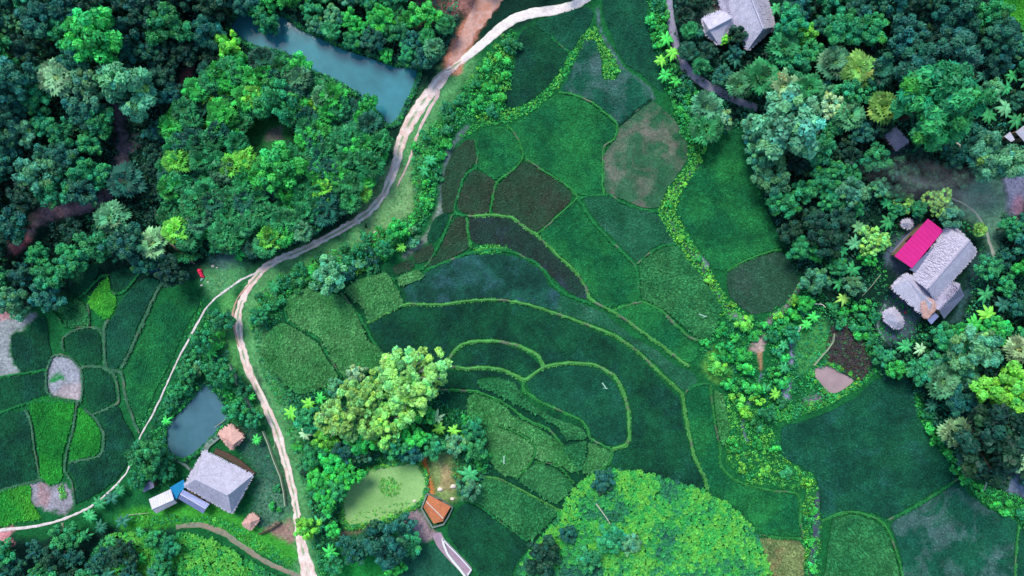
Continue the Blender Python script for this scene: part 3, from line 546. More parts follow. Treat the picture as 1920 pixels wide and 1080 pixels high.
def fan_palm(nf=26, R0=3.2, droop=.26):
    Vs = []; Fs = []; Cs = []; o = 0
    for i in range(nf):
        a = i*2.399+rng.random()*.3; lv = (i+.5)/nf; el = .82-.95*lv+rng.normal()*.12     # inner fronds stand up
        L = R0*(.40+.18*rng.random())*(.35+.65*min(1, lv*1.6)); d = np.array([math.cos(a)*math.cos(el), math.sin(a)*math.cos(el), math.sin(el)])
        if el < 0: d[2] *= .6
        p0 = np.array([0, 0, 6.0]); p1 = p0+d*L; side = np.array([-math.sin(a), math.cos(a), 0.]); upv = np.cross(d, side); upv = upv if upv[2] > 0 else -upv; rl = rng.normal()*.45; side = side*math.cos(rl)+upv*math.sin(rl); upv = np.cross(d, side); upv = upv if upv[2] > 0 else -upv
        cv = .4+1.0*rng.random(); tint = np.array([.9+.5*rng.random()*(1-lv)+.7*(rng.random() > .95), 1, .9])*cv
        w_ = .05; Vs.append(np.array([p0-side*w_, p0+side*w_, p1+side*w_, p1-side*w_])); Fs.append(np.array([[0, 1, 2, 3]])+o); Cs.append(np.tile(tint*np.array([1.3, 1.15, .8]), (4, 1))); o += 4
        ns = 9; B = R0*(.46+.14*rng.random())
        for s_ in range(ns):
            b_ = (s_/(ns-1)-.5)*math.radians(180); dd = d*math.cos(b_)+side*math.sin(b_)
            ll = B*(.72+.28*math.cos(b_*.8))*(.92+.16*rng.random()); pz = np.cross(dd, upv); pz /= np.linalg.norm(pz)
            m1 = p1+dd*ll*.66+upv*.04; tip = p1+dd*ll-np.array([0, 0, droop*ll*(.6+.8*rng.random())]); wd = ll*.17
            Vs.append(np.array([p1, m1-pz*wd, tip, m1+pz*wd])); Fs.append(np.array([[0, 1, 2, 3]])+o); Cs.append(np.tile(tint*(.85+.3*rng.random()), (4, 1))); o += 4
    return npmesh('crown', np.vstack(Vs), [np.vstack(Fs)], np.vstack(Cs))
def banana_leaves(nl=10, L0=2.3, wid=.34, h=2.4):
    Vs = []; Fs = []; Cs = []; o = 0
    for i in range(nl):
        a = i*2.399+rng.random()*.5; L = L0*(.7+.4*rng.random()); el = 1.0-.75*(i/nl); d = np.array([math.cos(a), math.sin(a)]); sd_ = np.array([-d[1], d[0], 0])
        rows = []; K = 6
        for k in range(K+1):
            t = k/K; x = L*t*math.cos(el*(1-t*.7)); z = h+L*(math.sin(el)*t-.85*t*t*math.sin(el)-.22*t*t)
            wk = wid*L0/2.3*math.sin(math.pi*min(1, .08+.92*t))**.6*(1 if k < K else .1)+.02
            c = np.array([d[0]*x, d[1]*x, z]); rows += [c-sd_*wk-np.array([0, 0, .12*wk*2]), c+np.array([0, 0, .03]), c+sd_*wk-np.array([0, 0, .12*wk*2])]
        rows = np.array(rows); ix = np.arange(len(rows)).reshape(-1, 3)
        f = np.stack([ix[:-1, :-1], ix[:-1, 1:], ix[1:, 1:], ix[1:, :-1]], -1).reshape(-1, 4)
        cv = .8+.5*rng.random(); Cs.append(np.tile(np.array([cv*(1+.2*rng.random()), cv, cv*.9]), (len(rows), 1))); Cs[-1][1::3] *= 1.25
        Vs.append(rows); Fs.append(f+o); o += len(rows)
    return npmesh('leaves', np.vstack(Vs), [np.vstack(Fs)], np.vstack(Cs))
def open_crown():
    R0 = 4.0; m = 105; a = rng.random(m)*2*np.pi; u = np.sqrt(rng.random(m)); e = 1+.2*np.sin(3*a+rng.random()*6)
    cen = np.stack([R0*u*e*np.cos(a), R0*u*e*np.sin(a), 5.6+2.6*(1-u*u)+rng.normal(size=m)*.6], -1)
    V, F, C = leafcloud(cen, R0*(.08+.08*rng.random(m)), 60, .32, .6, 1.4, .5); return npmesh('crown', V, [F], C)
def open_trunk():
    parts = [tube([(0, 0, -.6), (.1, 0, 2), (0, .1, 4.6)], [.32, .26, .18])]
    for i in range(11):
        a = i*2.399; d = np.array([math.cos(a), math.sin(a)]); L = 2.4+1.4*rng.random(); h0 = 3.0+rng.random()*1.4
        parts.append(tube([(0, .05, h0), (*(d*L*.5), h0+2.2), (*(d*L), h0+3.2+rng.random()*.6)], [.12, .09, .04]))
        for q in (-.6, .6):
            d2 = np.array([math.cos(a+q), math.sin(a+q)]); parts.append(tube([(*(d*L*.5), h0+2.2), (*(d*L*.5+d2*1.0), h0+3.2)], [.07, .03]))
    V, F = join(parts); return npmesh('trunk', V, [F], np.ones((len(V), 3)), smooth=True)
def stem_mesh(name, h, r0, r1, rings=False):
    V, F = tube([(0, 0, -.5), (.03, .02, h*.4), (0, .04, h*.75), (0, 0, h)], [r0, (r0+r1)/2, r1*1.05, r1], 7); return npmesh(name, V, [F], np.ones((len(V), 3)), smooth=True)
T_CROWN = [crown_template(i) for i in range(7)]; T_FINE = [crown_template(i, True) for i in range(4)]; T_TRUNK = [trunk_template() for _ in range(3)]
T_OPEN = [open_crown() for _ in range(4)]; T_OTRUNK = open_trunk(); T_PALM = [fan_palm(15+2*i) for i in range(9)]; T_PTRUNK = stem_mesh('trunk', 6.1, .22, .14)
T_BAN = [banana_leaves(8+i) for i in range(4)]; T_BSTEM = stem_mesh('stem', 2.5, .16, .10)
def shrub_template(k):
    m = 13; a = rng.random(m)*2*np.pi; u = np.sqrt(rng.random(m)); ex = 1.0+.7*rng.random(); cen = np.stack([1.15*ex*u*np.cos(a), 1.05*u*np.sin(a), .6+.9*(1-u*u)+.35*rng.random(m)], -1)
    V, F, C = leafcloud(cen, .24+.34*rng.random(m), 50, .24, .8, 1.5); return npmesh('foliage', V, [F], C)
T_SHRUB = [shrub_template(i) for i in range(7)]; T_SSTEM = stem_mesh('stem', 1.0, .07, .04)

PAL = {'deep': ('#184636','very dark green'), 'teal': ('#1f6050','dark blue-green'), 'mid': ('#288250','mid green'), 'grey': ('#468a64','grey-green'),
       'bright': ('#30a048','bright green'), 'yel': ('#62b444','yellow-green'), 'olive': ('#76ae56','olive-yellow'), 'pale': ('#7fb085','pale green')}
PLANTS = []     # (px,py,name,phrase,zone,root)
def plant(kind, px, py, rpx, col, zone, label=None):
    rm = rpx*S; hexc, ph = PAL[col]; c = lin(hexc)*1.6*(.8+.4*random.random())*np.array([.85+(.2 if col in ('olive', 'yel') else .35)*random.random(), 1, .9+.2*random.random()]); c = (*np.clip(c, 0, .9), 1)
    if col == 'olive' and kind == 'tree': kind = 'open'
    if kind in ('tree', 'feather', 'open'):
        s = rm/4.0; top = 7.6*s*(1.0 if s > .6 else 1.15); sz_ = s
        P = W(px, py, top); root = empty('feathery_tree' if kind == 'feather' else 'broadleaf_tree', (P[0], P[1], P[2]-top), random.random()*6.28)
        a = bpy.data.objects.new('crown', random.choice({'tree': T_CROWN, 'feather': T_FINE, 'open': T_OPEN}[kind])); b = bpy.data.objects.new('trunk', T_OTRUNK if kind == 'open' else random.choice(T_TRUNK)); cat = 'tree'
        word = 'feathery tree' if kind == 'feather' else 'broadleaf tree'; root.scale = (s, s, s*(.9+.25*random.random()))
        size = 'small' if rpx < 21 else 'large' if rpx > 31 else ''
    elif kind == 'palm':
        s = rm/3.2; hz = (6.2 if rpx > 22 else 4.5)/6; P = W(px, py, 6.2*hz); root = empty('fan_palm', (P[0], P[1], P[2]-6.2*hz), random.random()*6.28)
        a = bpy.data.objects.new('crown', random.choice(T_PALM)); b = bpy.data.objects.new('trunk', T_PTRUNK); cat = 'palm'; word = 'fan palm'; root.scale = (s, s, hz)
        size = 'small' if rpx < 19 else 'large' if rpx > 30 else ''
    elif kind == 'banana':
        s = rm/2.3; P = W(px, py, 2.9); root = empty('banana_plant', (P[0], P[1], P[2]-2.9), random.random()*6.28)
        a = bpy.data.objects.new('leaves', random.choice(T_BAN)); b = bpy.data.objects.new('stem', T_BSTEM); cat = 'banana plant'; word = 'banana plant'; root.scale = (s, s, 1)
        size = 'small' if rpx < 13 else 'large' if rpx > 19 else ''
    else:
        s = rm/1.5; P = W(px, py, 1.2*s); root = empty('shrub', (P[0], P[1], P[2]-1.2*s), random.random()*6.28)
        a = bpy.data.objects.new('foliage', random.choice(T_SHRUB)); b = bpy.data.objects.new('stem', T_SSTEM); cat = 'shrub'; word = 'shrub'; root.scale = (s, s, s)
        size = 'small' if rpx < 9 else 'large' if rpx > 15 else ''
    for q, m in ((a, M_LEAF), (b, M_PALEBARK if kind == 'open' else M_BARK)):
        if not q.data.materials: q.data.materials.append(m)
        COL.objects.link(q); q.parent = root
    if kind == 'palm': c = tuple(v*.8 for v in c[:3])+(1,)
    a.color = c
    root['category'] = cat; root['group'] = word+'s '+zone
    ph2 = (size+' ' if size else '')+ph+' '+word
    if label: root['label'] = label
    else: PLANTS.append((px, py, ph2, zone, root))
    return root
# keep-out map in photo pixels (half resolution)
mx, my = np.meshgrid(np.arange(-60, 1980, 3), np.arange(-60, 1140, 3)); KO = np.zeros(mx.shape, bool)
for _, P, _l in FIELDS: KO |= inpoly(mx, my, P)
for P in (POND1, POND2, POND3, CLEAR, HOLE): KO |= inpoly(mx, my, P)
for P, d in ((ROAD, 20), (POND2+POND2[:1], 9), (POND1[2:17], 7), (WHITE, 12), (FOOT1, 6), (FOOT2, 8), (FOOT3, 7), (LANE, 7), (TRAIL[1:], 15), ([(345,140),(360,120)], 12), ([(372,512),(378,520)], 20), ([(925,-20),(900,25),(875,62),(858,98)], 24), ([(130,395),(60,405)], 16)): KO |= dseg(mx, my, P) < d
HOUSES = [[(344,840),(480,888),(436,968),(270,965),(270,930),(330,905)], [(1300,15),(1480,-20),(1456,55),(1402,98),(1340,90)], [(1655,470),(1740,400),(1835,440),(1835,490),(1805,600),(1740,610),(1665,540)],
          [(1655,585),(1680,575),(1700,600),(1690,620),(1655,605)], [(1655,255),(1680,235),(1710,268),(1683,285)], [(405,800),(455,795),(460,840),(415,845)], [(785,920),(860,925),(890,1070),(860,1085)], [(1685,405),(1715,405),(1705,430)], [(1880,245),(1940,230),(1940,265)],[(820,900),(858,905),(858,945),(820,945)]]
MARSH = [(1550,650),(1562,612),(1600,620),(1635,680),(1615,712),(1585,700),(1560,685)]
for P in ([(1800,350),(1805,345),(1870,332),(1935,330),(1935,390),(1880,400),(1872,480),(1850,470),(1830,440),(1800,395)], MARSH, [(1405,650),(1425,628),(1440,628),(1436,668),(1431,702),(1418,702),(1418,665)], [(375,480),(440,475),(455,505),(440,530),(400,560),(382,545),(366,520),(366,500)]): HOUSES.append(P)
for P in HOUSES: KO |= inpoly(mx, my, P)
def blocked(px, py, r):
    for dx, dy in ((0, 0), (r, 0), (-r, 0), (0, r), (0, -r), (r*.7, r*.7), (-r*.7, -r*.7), (r*.7, -r*.7), (-r*.7, r*.7)):
        i = int((py+dy+60)/3); j = int((px+dx+60)/3)
        if 0 <= i < KO.shape[0] and 0 <= j < KO.shape[1] and KO[i, j]: return True
    return False
OCC = []
def put(kind, px, py, r, col, zone, label=None): OCC.append((px, py, r)); return plant(kind, px, py, r, col, zone, label)
def fill(zone, P, sp, kinds, cols, slack=.55, grow=1.17):
    slack *= 1.22; kinds = [(k_, a_*grow, b_*grow, w_) for k_, a_, b_, w_ in kinds]; sp = sp*(1.38 if slack > .4 else 1.05)
    X, Y = [], []; P = np.array(P, float); x0, y0 = P.min(0); x1, y1 = P.max(0); tries = int((x1-x0)*(y1-y0)/sp/sp*14)
    for _ in range(tries):
        x = x0+random.random()*(x1-x0); y = y0+random.random()*(y1-y0)
        if not inpoly(np.array([x]), np.array([y]), P)[0]: continue
        k, r0, r1 = random.choices([q[:3] for q in kinds], [q[3] for q in kinds])[0]; r = r0+random.random()*(r1-r0)
        if any((x-a)**2+(y-b)**2 < (max(sp*.66, slack*(r+c)))**2 for a, b, c in OCC): continue
        if blocked(x, y, r*.62): continue
        put(k, x, y, r, random.choices([c[0] for c in cols], [c[1] for c in cols])[0], zone)

# ---- single plants that stand out in the photograph
put('palm',105,145,37,'pale','', 'pale fan palm standing alone in the dark forest at upper left')
put('palm',232,340,37,'teal','', 'dark fan palm with a pale heart beside the mud trail')
put('palm',285,457,33,'pale','', 'pale grey-green fan palm above the small left fields')
put('palm',207,408,34,'grey','', 'grey-green fan palm below the pink bare earth')
put('palm',1610,130,37,'olive','', 'yellowish fan palm with drooping fronds in the upper right palm belt')
put('palm',1658,202,33,'olive','', 'light yellow-green fan palm just above the small grey shed roof')
put('palm',1791,812,35,'pale','', 'pale round fan palm at the right edge of the largest teal field')
put('palm',1768,715,35,'grey','', 'grey-green fan palm above the pale round one by the large teal field')
put('palm',1908,655,30,'pale','', 'pale palm with broad fronds cut by the right edge')
put('palm',1838,430,14,'olive','', 'small yellow palm between the right farmhouse and the thin path')
put('tree',175,65,52,'bright','', 'large tree with bright green leaf clumps at upper left')
put('tree',310,45,40,'mid','', 'big mid green tree near the top edge, left of the blue pond')
put('feather',240,165,48,'grey','', 'wide grey-green tree just above the mud trail')
put('tree',15,155,42,'teal','', 'big blue-green tree cut by the left edge')
put('feather',425,85,24,'yel','', 'light yellow-green tree at the left tip of the blue pond')
put('feather',455,120,24,'bright','', 'bright green tree over the lower left bank of the blue pond')
put('tree',518,310,46,'bright','', 'brightest yellow-green tree in the palm grove')
put('tree',690,195,20,'bright','', 'bright bush-like tree at the right tip of the palm grove by the blue pond')
put('tree',660,275,26,'bright','', 'bright green tree near the right side of the palm grove')
put('tree',520,185,36,'mid','', 'mid green tree just above the round hollow in the palm grove')
put('tree',555,120,26,'bright','', 'bright green tree where the grove meets the lower pond bank')
put('tree',1485,235,66,'grey','', 'very large grey-green tree right of the long deep green field')
put('tree',1455,330,36,'grey','', 'grey-green tree below the very large one beside the long field')
put('feather',1770,190,72,'mid','', 'largest feathery tree, right of the yellowish palms in the upper right')
put('feather',1720,120,44,'teal','', 'blue-green feathery tree above the largest feathery tree')
put('feather',1800,100,46,'teal','', 'blue-green feathery tree at upper right, second from the vivid corner field')
put('feather',1590,45,36,'mid','', 'green feathery tree at the top edge between the houses and the right woods')
put('feather',1640,50,30,'mid','', 'smaller feathery tree right beside the green one at the top edge')
put('feather',1485,45,30,'mid','', 'round feathery tree touching the top thatched houses')
put('tree',1885,730,46,'yel','', 'big yellow-green tree cut by the right edge')
put('tree',1840,655,44,'grey','', 'light green tree below the right farmhouse, left of the pale cut-off palm')
put('tree',1860,830,66,'deep','', 'huge very dark tree right of the pale round palm')
put('tree',1905,865,24,'pale','', 'pale green tree at the right edge under the huge dark tree')
put('tree',1510,60,20,'yel','', 'small lime tree near the top thatched houses')
put('feather',1870,300,44,'grey','', 'grey-green tree at the right edge above the smoky clearing')
put('tree',1840,270,34,'teal','', 'dark tree left of the grey-green one above the smoky clearing')
put('feather',1380,95,15,'teal','', 'dark tree hiding the corner of the top thatched house')
put('feather',1361,72,11,'yel','', 'small lime tree in front of the top thatched house')
put('tree',1385,62,20,'deep','', 'dark round tree leaning over the big top thatched roof')
put('tree',765,715,60,'olive','', 'tall olive-yellow tree on top of the grove by the ripening fields')
put('tree',700,740,40,'olive','', 'olive-yellow tree left of the tall one in the middle grove')
put('tree',645,780,48,'olive','', 'wide olive tree in the left half of the middle grove')
put('tree',720,790,40,'olive','', 'olive tree in the heart of the middle grove')
put('tree',665,700,18,'pale','', 'small pale tree at the corner of the ripening fields')
put('tree',800,715,28,'olive','', 'olive tree at the right end of the middle grove')
put('tree',610,825,26,'yel','', 'yellow-green tree at the lower left of the middle grove')
put('feather',620,865,26,'bright','', 'round bright green tree left of the round pale green pond')
put('feather',575,990,22,'yel','', 'round yellow-green tree beside the dirt road below the clearing')
put('tree',720,1020,42,'teal','', 'large blue-green tree below the round pale green pond')
put('tree',665,1030,28,'teal','', 'blue-green tree left of the large one below the clearing')
put('feather',737,1060,21,'bright','', 'round light green tree at the bottom edge left of the walkway')
put('tree',270,855,33,'mid','', 'big round tree at the bend of the footpath left of the grey pond')
put('tree',618,515,32,'grey','', 'pale grey-green tree at the top corner of the ripening fields')
put('feather',500,40,22,'mid','', 'round tree leaning over the top bank of the blue pond')
put('feather',740,55,24,'mid','', 'round tree right of the top pond bank, near the palms')
put('feather',680,50,15,'bright','', 'small round light tree above the blue pond')
put('feather',723,100,14,'bright','', 'small round light tree at the lower right of the pond bank trees')
put('tree',440,770,22,'mid','', 'round tree on the right bank of the grey pond')
put('tree',420,705,26,'mid','', 'tree at the top corner of the grey pond')
put('tree',1020,1050,32,'deep','', 'very dark tree at the bottom left foot of the cassava hill')
put('feather',1132,905,22,'teal','', 'blue-green tree on the top shoulder of the cassava hill')
put('feather',1145,1015,27,'mid','', 'feathery tree in the middle of the cassava hill')
put('tree',1105,1050,24,'mid','', 'mid green tree on the lower left of the cassava hill')
put('feather',1185,1025,18,'grey','', 'grey-green round tree on the cassava hill, right of the feathery one')
put('tree',1065,1005,18,'teal','', 'small dark tree on the left flank of the cassava hill')
for i, (x, y, r, c, l) in enumerate([(1250,72,17,'bright','topmost bright banana plant left of the grey lane'),(1262,98,17,'yel','yellowish banana plant touching the grey lane'),(1240,112,14,'yel','yellowish banana plant at the field side left of the grey lane'),
    (1248,140,16,'bright','lowest bright banana plant left of the grey lane'),(1268,152,13,'bright','bright banana plant by the lane bend'),(578,757,16,'yel','lime banana plant at the top left of the middle grove'),(545,775,17,'yel','lime banana plant nearest to the dirt road bend'),
    (600,748,14,'bright','bright banana plant under the ripening fields'),(572,815,15,'pale','pale banana plant left of the wide olive tree'),(818,785,17,'pale','pale banana plant at the right end of the middle grove'),(824,803,16,'yel','lime banana plant just below the pale one in the middle grove'),
    (851,808,14,'yel','lime banana plant rightmost in the middle grove'),(880,890,24,'mid','large green banana plant right of the brown clearing'),(513,537,15,'mid','green banana plant beside the road above the ripening fields'),(753,463,12,'yel','lime banana plant at the right of the roadside thicket'),
    (598,983,19,'mid','broad banana plant next to the round yellow-green tree'),(618,1037,17,'bright','bright banana plant at the bottom, right of the dirt road'),(805,300,15,'mid','banana plant between the road and the curved dirt edge'),(795,320,14,'mid','banana plant just under the one by the curved dirt edge'),
    (935,103,10,'bright','small banana plant under the white road, left one'),(950,112,10,'bright','small banana plant under the white road, right one'),(185,945,17,'mid','banana plant on the lower side of the footpath, third from its left'),(207,935,17,'teal','dark banana plant on the lower side of the footpath'),
    (165,968,16,'mid','banana plant nearest the small footbridge'),(222,920,14,'mid','banana plant on the lower side of the footpath by the big round tree'),(310,790,12,'bright','banana plant left of the grey pond'),(393,660,15,'bright','banana plant above the tree at the grey pond corner'),
    (1855,590,22,'yel','lime banana plant right of the broken farmhouse roof'),(1850,552,19,'mid','green banana plant right of the farmhouse'),(1700,650,17,'mid','banana plant below the round farm hut'),(1728,655,15,'pale','pale banana plant below the farmhouse'),
    (1580,470,16,'mid','banana plant in the strip left of the farmhouse'),(1600,505,19,'mid','largest banana plant in the strip left of the farmhouse'),(1575,530,17,'mid','banana plant lowest in the strip left of the farmhouse'),(1380,110,18,'teal','dark banana plant below the top thatched houses'),
    (1315,60,12,'teal','dark banana plant between lane and top thatched hut'),(1455,14,16,'mid','banana plant at the top edge right of the big thatched roof'),(1890,165,16,'mid','banana plant by the right edge below the vivid corner field'),(1900,140,16,'mid','upper banana plant by the right edge'),
    (205,1015,15,'mid','banana plant right of the small footbridge'),(260,1000,12,'mid','banana plant on the slope under the tin roofs'),(1750,760,16,'teal','dark banana plant left of the pale round palm'),(470,745,10,'bright','small banana plant beside the fence')]): put('banana', x, y, r, c, '', l)
for o in [o for o in COL.objects if o.name.startswith('banana_plant') or o.get('group', '').endswith('s ')]:
    if o.get('group', '').endswith('s '): o['group'] = {'palm': 'fan palms in the woods', 'tree': 'trees standing out of the woods', 'banana plant': 'banana plants by paths and houses', 'shrub': 'shrubs'}[o['category']]

# ---- zones filled in between
TR = lambda a=20, b=34: [('tree', a, b, 3), ('feather', a, b*.9, 1)]
DK = [('teal', 4), ('deep', 2), ('mid', 3), ('grey', 1)]
fill('in the top left corner', [(-40,-40),(230,-40),(235,120),(-40,120)], 40, TR(20,34), DK)
fill('around the lone pale palm', [(-40,120),(200,120),(210,230),(-40,240)], 40, TR(18,32), [('teal',4),('mid',2),('grey',1)])
fill('left of the mud trail', [(-40,240),(205,230),(210,345),(90,390),(-40,400)], 36, TR(18,30), [('teal',5),('mid',3),('deep',1),('grey',1)])
fill('left of the blue pond', [(240,-40),(440,-40),(430,60),(400,110),(330,110),(330,190),(245,210)], 38, TR(18,32), [('teal',3),('deep',4),('mid',2)])
fill('left of the palm grove', [(240,215),(330,190),(300,260),(285,330),(290,420),(250,380),(265,300)], 30, [('tree',12,19,3),('shrub',8,14,2)], [('deep',4),('teal',2)])
fill('on the top bank of the blue pond', [(450,-40),(760,-40),(745,20),(850,20),(852,65),(825,110),(790,125),(745,118),(700,104),(640,82),(600,62),(565,45),(530,22),(450,15)], 28, [('tree',15,24,3),('feather',14,23,4),('palm',14,20,2)], [('mid',5),('teal',2),('bright',2),('grey',1)], .48)
random.seed(41); fill('in the palm grove', [(345,135),(380,100),(440,130),(500,95),(570,125),(640,165),(705,215),(722,240),(720,300),(690,375),(620,420),(540,455),(470,478),(400,470),(345,465),(300,400),(296,330),(330,270),(312,235),(350,190)], 25, [('palm',16,25,12),('tree',9,12,1)], [('mid',6),('bright',3.5),('grey',.6),('teal',3),('yel',.8)], .27)
fill('under the palm grove', [(330,470),(400,470),(480,470),(560,440),(640,400),(700,340),(710,370),(650,420),(560,455),(470,490),(330,490)], 19, [('shrub',10,16,1)], [('bright',4),('mid',2)], .5)
fill('below the mud trail', [(-40,405),(60,430),(180,405),(260,430),(330,480),(350,520),(380,540),(290,520),(250,498),(180,485),(120,520),(85,575),(-40,570)], 36, TR(18,31), [('teal',4),('mid',3),('deep',2),('grey',1)])
fill('in the middle grove', [(545,775),(610,740),(680,700),(810,700),(825,760),(870,775),(905,810),(920,860),(880,930),(862,900),(850,848),(790,850),(700,862),(650,890),(625,950),(590,930),(560,850)], 30, TR(16,25), [('mid',5),('bright',4),('grey',2),('teal',1)], .5)
fill('right of the brown clearing', [(855,780),(910,800),(922,860),(880,940),(855,930),(868,880),(850,840)], 17, [('shrub',9,15,1)], [('bright',3),('mid',2),('yel',1)], .5)
fill('between road and round pale green pond', [(540,830),(590,850),(640,890),(635,960),(640,1000),(600,1020),(590,1060),(575,1000),(555,900)], 24, [('tree',12,19,2),('shrub',9,15,2)], [('mid',4),('deep',1),('bright',2)])
fill('below the round pale green pond', [(600,1010),(650,1000),(700,975),(760,985),(770,1030),(760,1060),(700,1050),(640,1060),(600,1090)], 24, [('tree',14,22,3)], [('teal',4),('mid',2)])
fill('left of the grey pond', [(395,575),(425,600),(428,670),(400,705),(375,715),(340,755),(305,790),(285,790),(320,720),(345,665),(370,610)], 21, [('tree',12,20,3),('shrub',9,14,2)], [('mid',5),('bright',2),('grey',1)])
fill('on the right bank of the grey pond', [(425,690),(455,700),(475,760),(478,800),(440,812),(432,780),(415,740)], 20, [('tree',11,18,3)], [('mid',4),('bright',3),('deep',1)])
fill('behind the white tin roofs', [(235,880),(270,830),(310,850),(350,875),(330,900),(300,895),(250,910),(200,960),(235,930)], 22, [('tree',12,20,3)], [('deep',3),('mid',2)])
fill('on the bottom left slope', [(-20,1035),(60,1030),(230,960),(260,990),(300,1010),(280,1110),(-20,1110)], 30, [('tree',14,26,3),('banana',12,17,1)], [('teal',4),('mid',3),('deep',2),('bright',1),('olive',.5)])
fill('left of the bright bottom-left slope', [(200,990),(290,985),(330,1040),(300,1100),(200,1100)], 26, [('feather',14,22,3)], [('mid',3),('bright',3)])
fill('in the thicket under the white road', [(870,170),(905,110),(960,60),(965,110),(945,190),(940,205),(880,225),(840,250),(830,210)], 21, [('shrub',10,15,3)], [('bright',4),('mid',3)], .8)
fill('beside the curved dirt edge', [(770,270),(830,235),(845,260),(825,300),(818,380),(790,430),(760,455),(770,390),(790,340)], 18, [('shrub',8,13,4)], [('bright',4),('mid',3)], .75)
fill('above the ripening fields', [(490,530),(560,490),(640,460),(720,430),(770,400),(795,420),(760,480),(700,505),(640,535),(560,540),(510,575),(475,620),(470,580)], 22, [('shrub',10,16,3),('tree',13,20,2)], [('mid',5),('bright',2),('grey',2),('teal',1)], .5)
fill('left of the grey lane', [(1212,0),(1245,0),(1250,60),(1258,110),(1285,150),(1300,180),(1280,250),(1262,200),(1235,130),(1222,80)], 17, [('shrub',9,15,3)], [('mid',3),('bright',4)], .5)
fill('between lane and top hut', [(1268,0),(1330,-10),(1315,30),(1325,80),(1360,120),(1330,140),(1290,110),(1275,60)], 24, [('tree',13,19,2),('palm',14,18,2)], [('teal',4),('mid',2),('deep',2)])
fill('in the upper right palm belt', [(1275,160),(1330,150),(1400,110),(1450,90),(1520,80),(1590,90),(1650,130),(1680,180),(1640,220),(1580,215),(1530,190),(1460,190),(1410,215),(1370,245),(1320,245),(1290,215)], 32, [('palm',24,33,6),('tree',18,24,1)], [('grey',4),('mid',4),('pale',1),('teal',1)], .5)
fill('right of the top thatched houses', [(1460,-40),(1560,-40),(1560,70),(1460,100),(1470,50)], 34, TR(18,28), [('mid',4),('teal',3)])
fill('in the top right woods', [(1560,-40),(1860,-40),(1890,60),(1850,130),(1700,80),(1560,80)], 38, TR(20,34), [('teal',5),('mid',2),('deep',2)])
fill('right of the largest feathery tree', [(1840,110),(1900,80),(1950,100),(1950,240),(1880,240),(1840,200)], 30, [('tree',16,25,3),('feather',16,25,2),('banana',14,18,1)], [('mid',3),('grey',2),('teal',2)])
fill('around the small grey shed roof', [(1560,215),(1640,225),(1730,280),(1850,300),(1880,340),(1790,345),(1700,330),(1620,310),(1570,290)], 32, [('tree',16,26,3)], [('deep',4),('teal',3),('mid',1)])
fill('right of the long deep green field', [(1410,210),(1560,215),(1600,300),(1590,420),(1520,470),(1490,500),(1468,440),(1440,370),(1412,290)], 36, TR(20,32), [('mid',3),('grey',3),('teal',3),('deep',1)])
fill('left of the right farmhouse', [(1520,470),(1590,330),(1650,310),(1670,390),(1670,440),(1650,470),(1620,520),(1600,560),(1545,560),(1510,520)], 27, [('tree',15,25,3),('feather',14,22,2),('banana',12,17,1)], [('mid',4),('bright',2),('grey',2),('olive',1)])
fill('above the pink roof', [(1640,320),(1700,350),(1790,385),(1800,400),(1790,430),(1740,405),(1700,400),(1650,400)], 24, [('tree',13,21,3)], [('grey',3),('olive',2),('mid',3),('bright',1)])
fill('right of the farmhouse', [(1870,410),(1950,380),(1950,650),(1880,640),(1820,620),(1830,560),(1850,500)], 30, [('tree',15,25,3),('banana',14,20,2)], [('mid',4),('teal',3),('bright',1)])
fill('below the right farmhouse', [(1640,660),(1700,640),(1760,620),(1830,620),(1830,690),(1800,740),(1740,730),(1720,700),(1650,700)], 28, TR(15,25), [('mid',4),('grey',2),('bright',2)])
fill('around the huge dark tree', [(1730,720),(1830,690),(1950,640),(1950,900),(1880,890),(1820,880),(1790,850),(1750,790)], 34, TR(18,30), [('deep',4),('teal',3),('mid',1)])
fill('in the bushes by the stream', [(1330,600),(1400,600),(1440,600),(1410,700),(1440,740),(1400,790),(1370,740),(1350,690),(1310,650)], 24, [('shrub',9,20,3)], [('yel',4),('bright',3)], .5)
fill('left of the pink pond', [(1440,600),(1500,550),(1540,590),(1500,620),(1475,660),(1470,760),(1420,790),(1420,700)], 20, [('shrub',9,14,3),('tree',12,16,1),('banana',9,12,1)], [('mid',4),('bright',3),('yel',1)])
fill('above the pink pond', [(1540,570),(1640,570),(1655,650),(1640,690),(1610,640),(1560,600)], 19, [('shrub',9,14,3)], [('mid',4),('bright',4)])
fill('along the lower stream', [(1370,790),(1440,760),(1465,850),(1530,890),(1530,1080),(1512,1080),(1505,930),(1400,900),(1365,850)], 34, [('shrub',7,13,3)], [('bright',4),('mid',2),('yel',2)], .9)
fill('right of the large teal field', [(1740,770),(1800,860),(1850,920),(1940,960),(1940,985),(1860,950),(1800,890),(1730,800)], 20, [('shrub',8,13,3)], [('bright',4),('mid',3)])
fill('along the bright ditch', [(1300,270),(1330,260),(1290,340),(1260,400),(1300,460),(1350,540),(1380,580),(1360,590),(1300,490),(1235,400),(1250,350)], 40, [('shrub',5,9,3)], [('yel',3),('bright',3)], .9)
fill('around the thatched farmhouse yard', [(440,800),(490,800),(530,860),(545,960),(500,990),(490,940),(520,900),(480,850)], 30, [('shrub',8,14,3),('banana',10,13,1)], [('mid',4),('bright',1)])

FAR = []
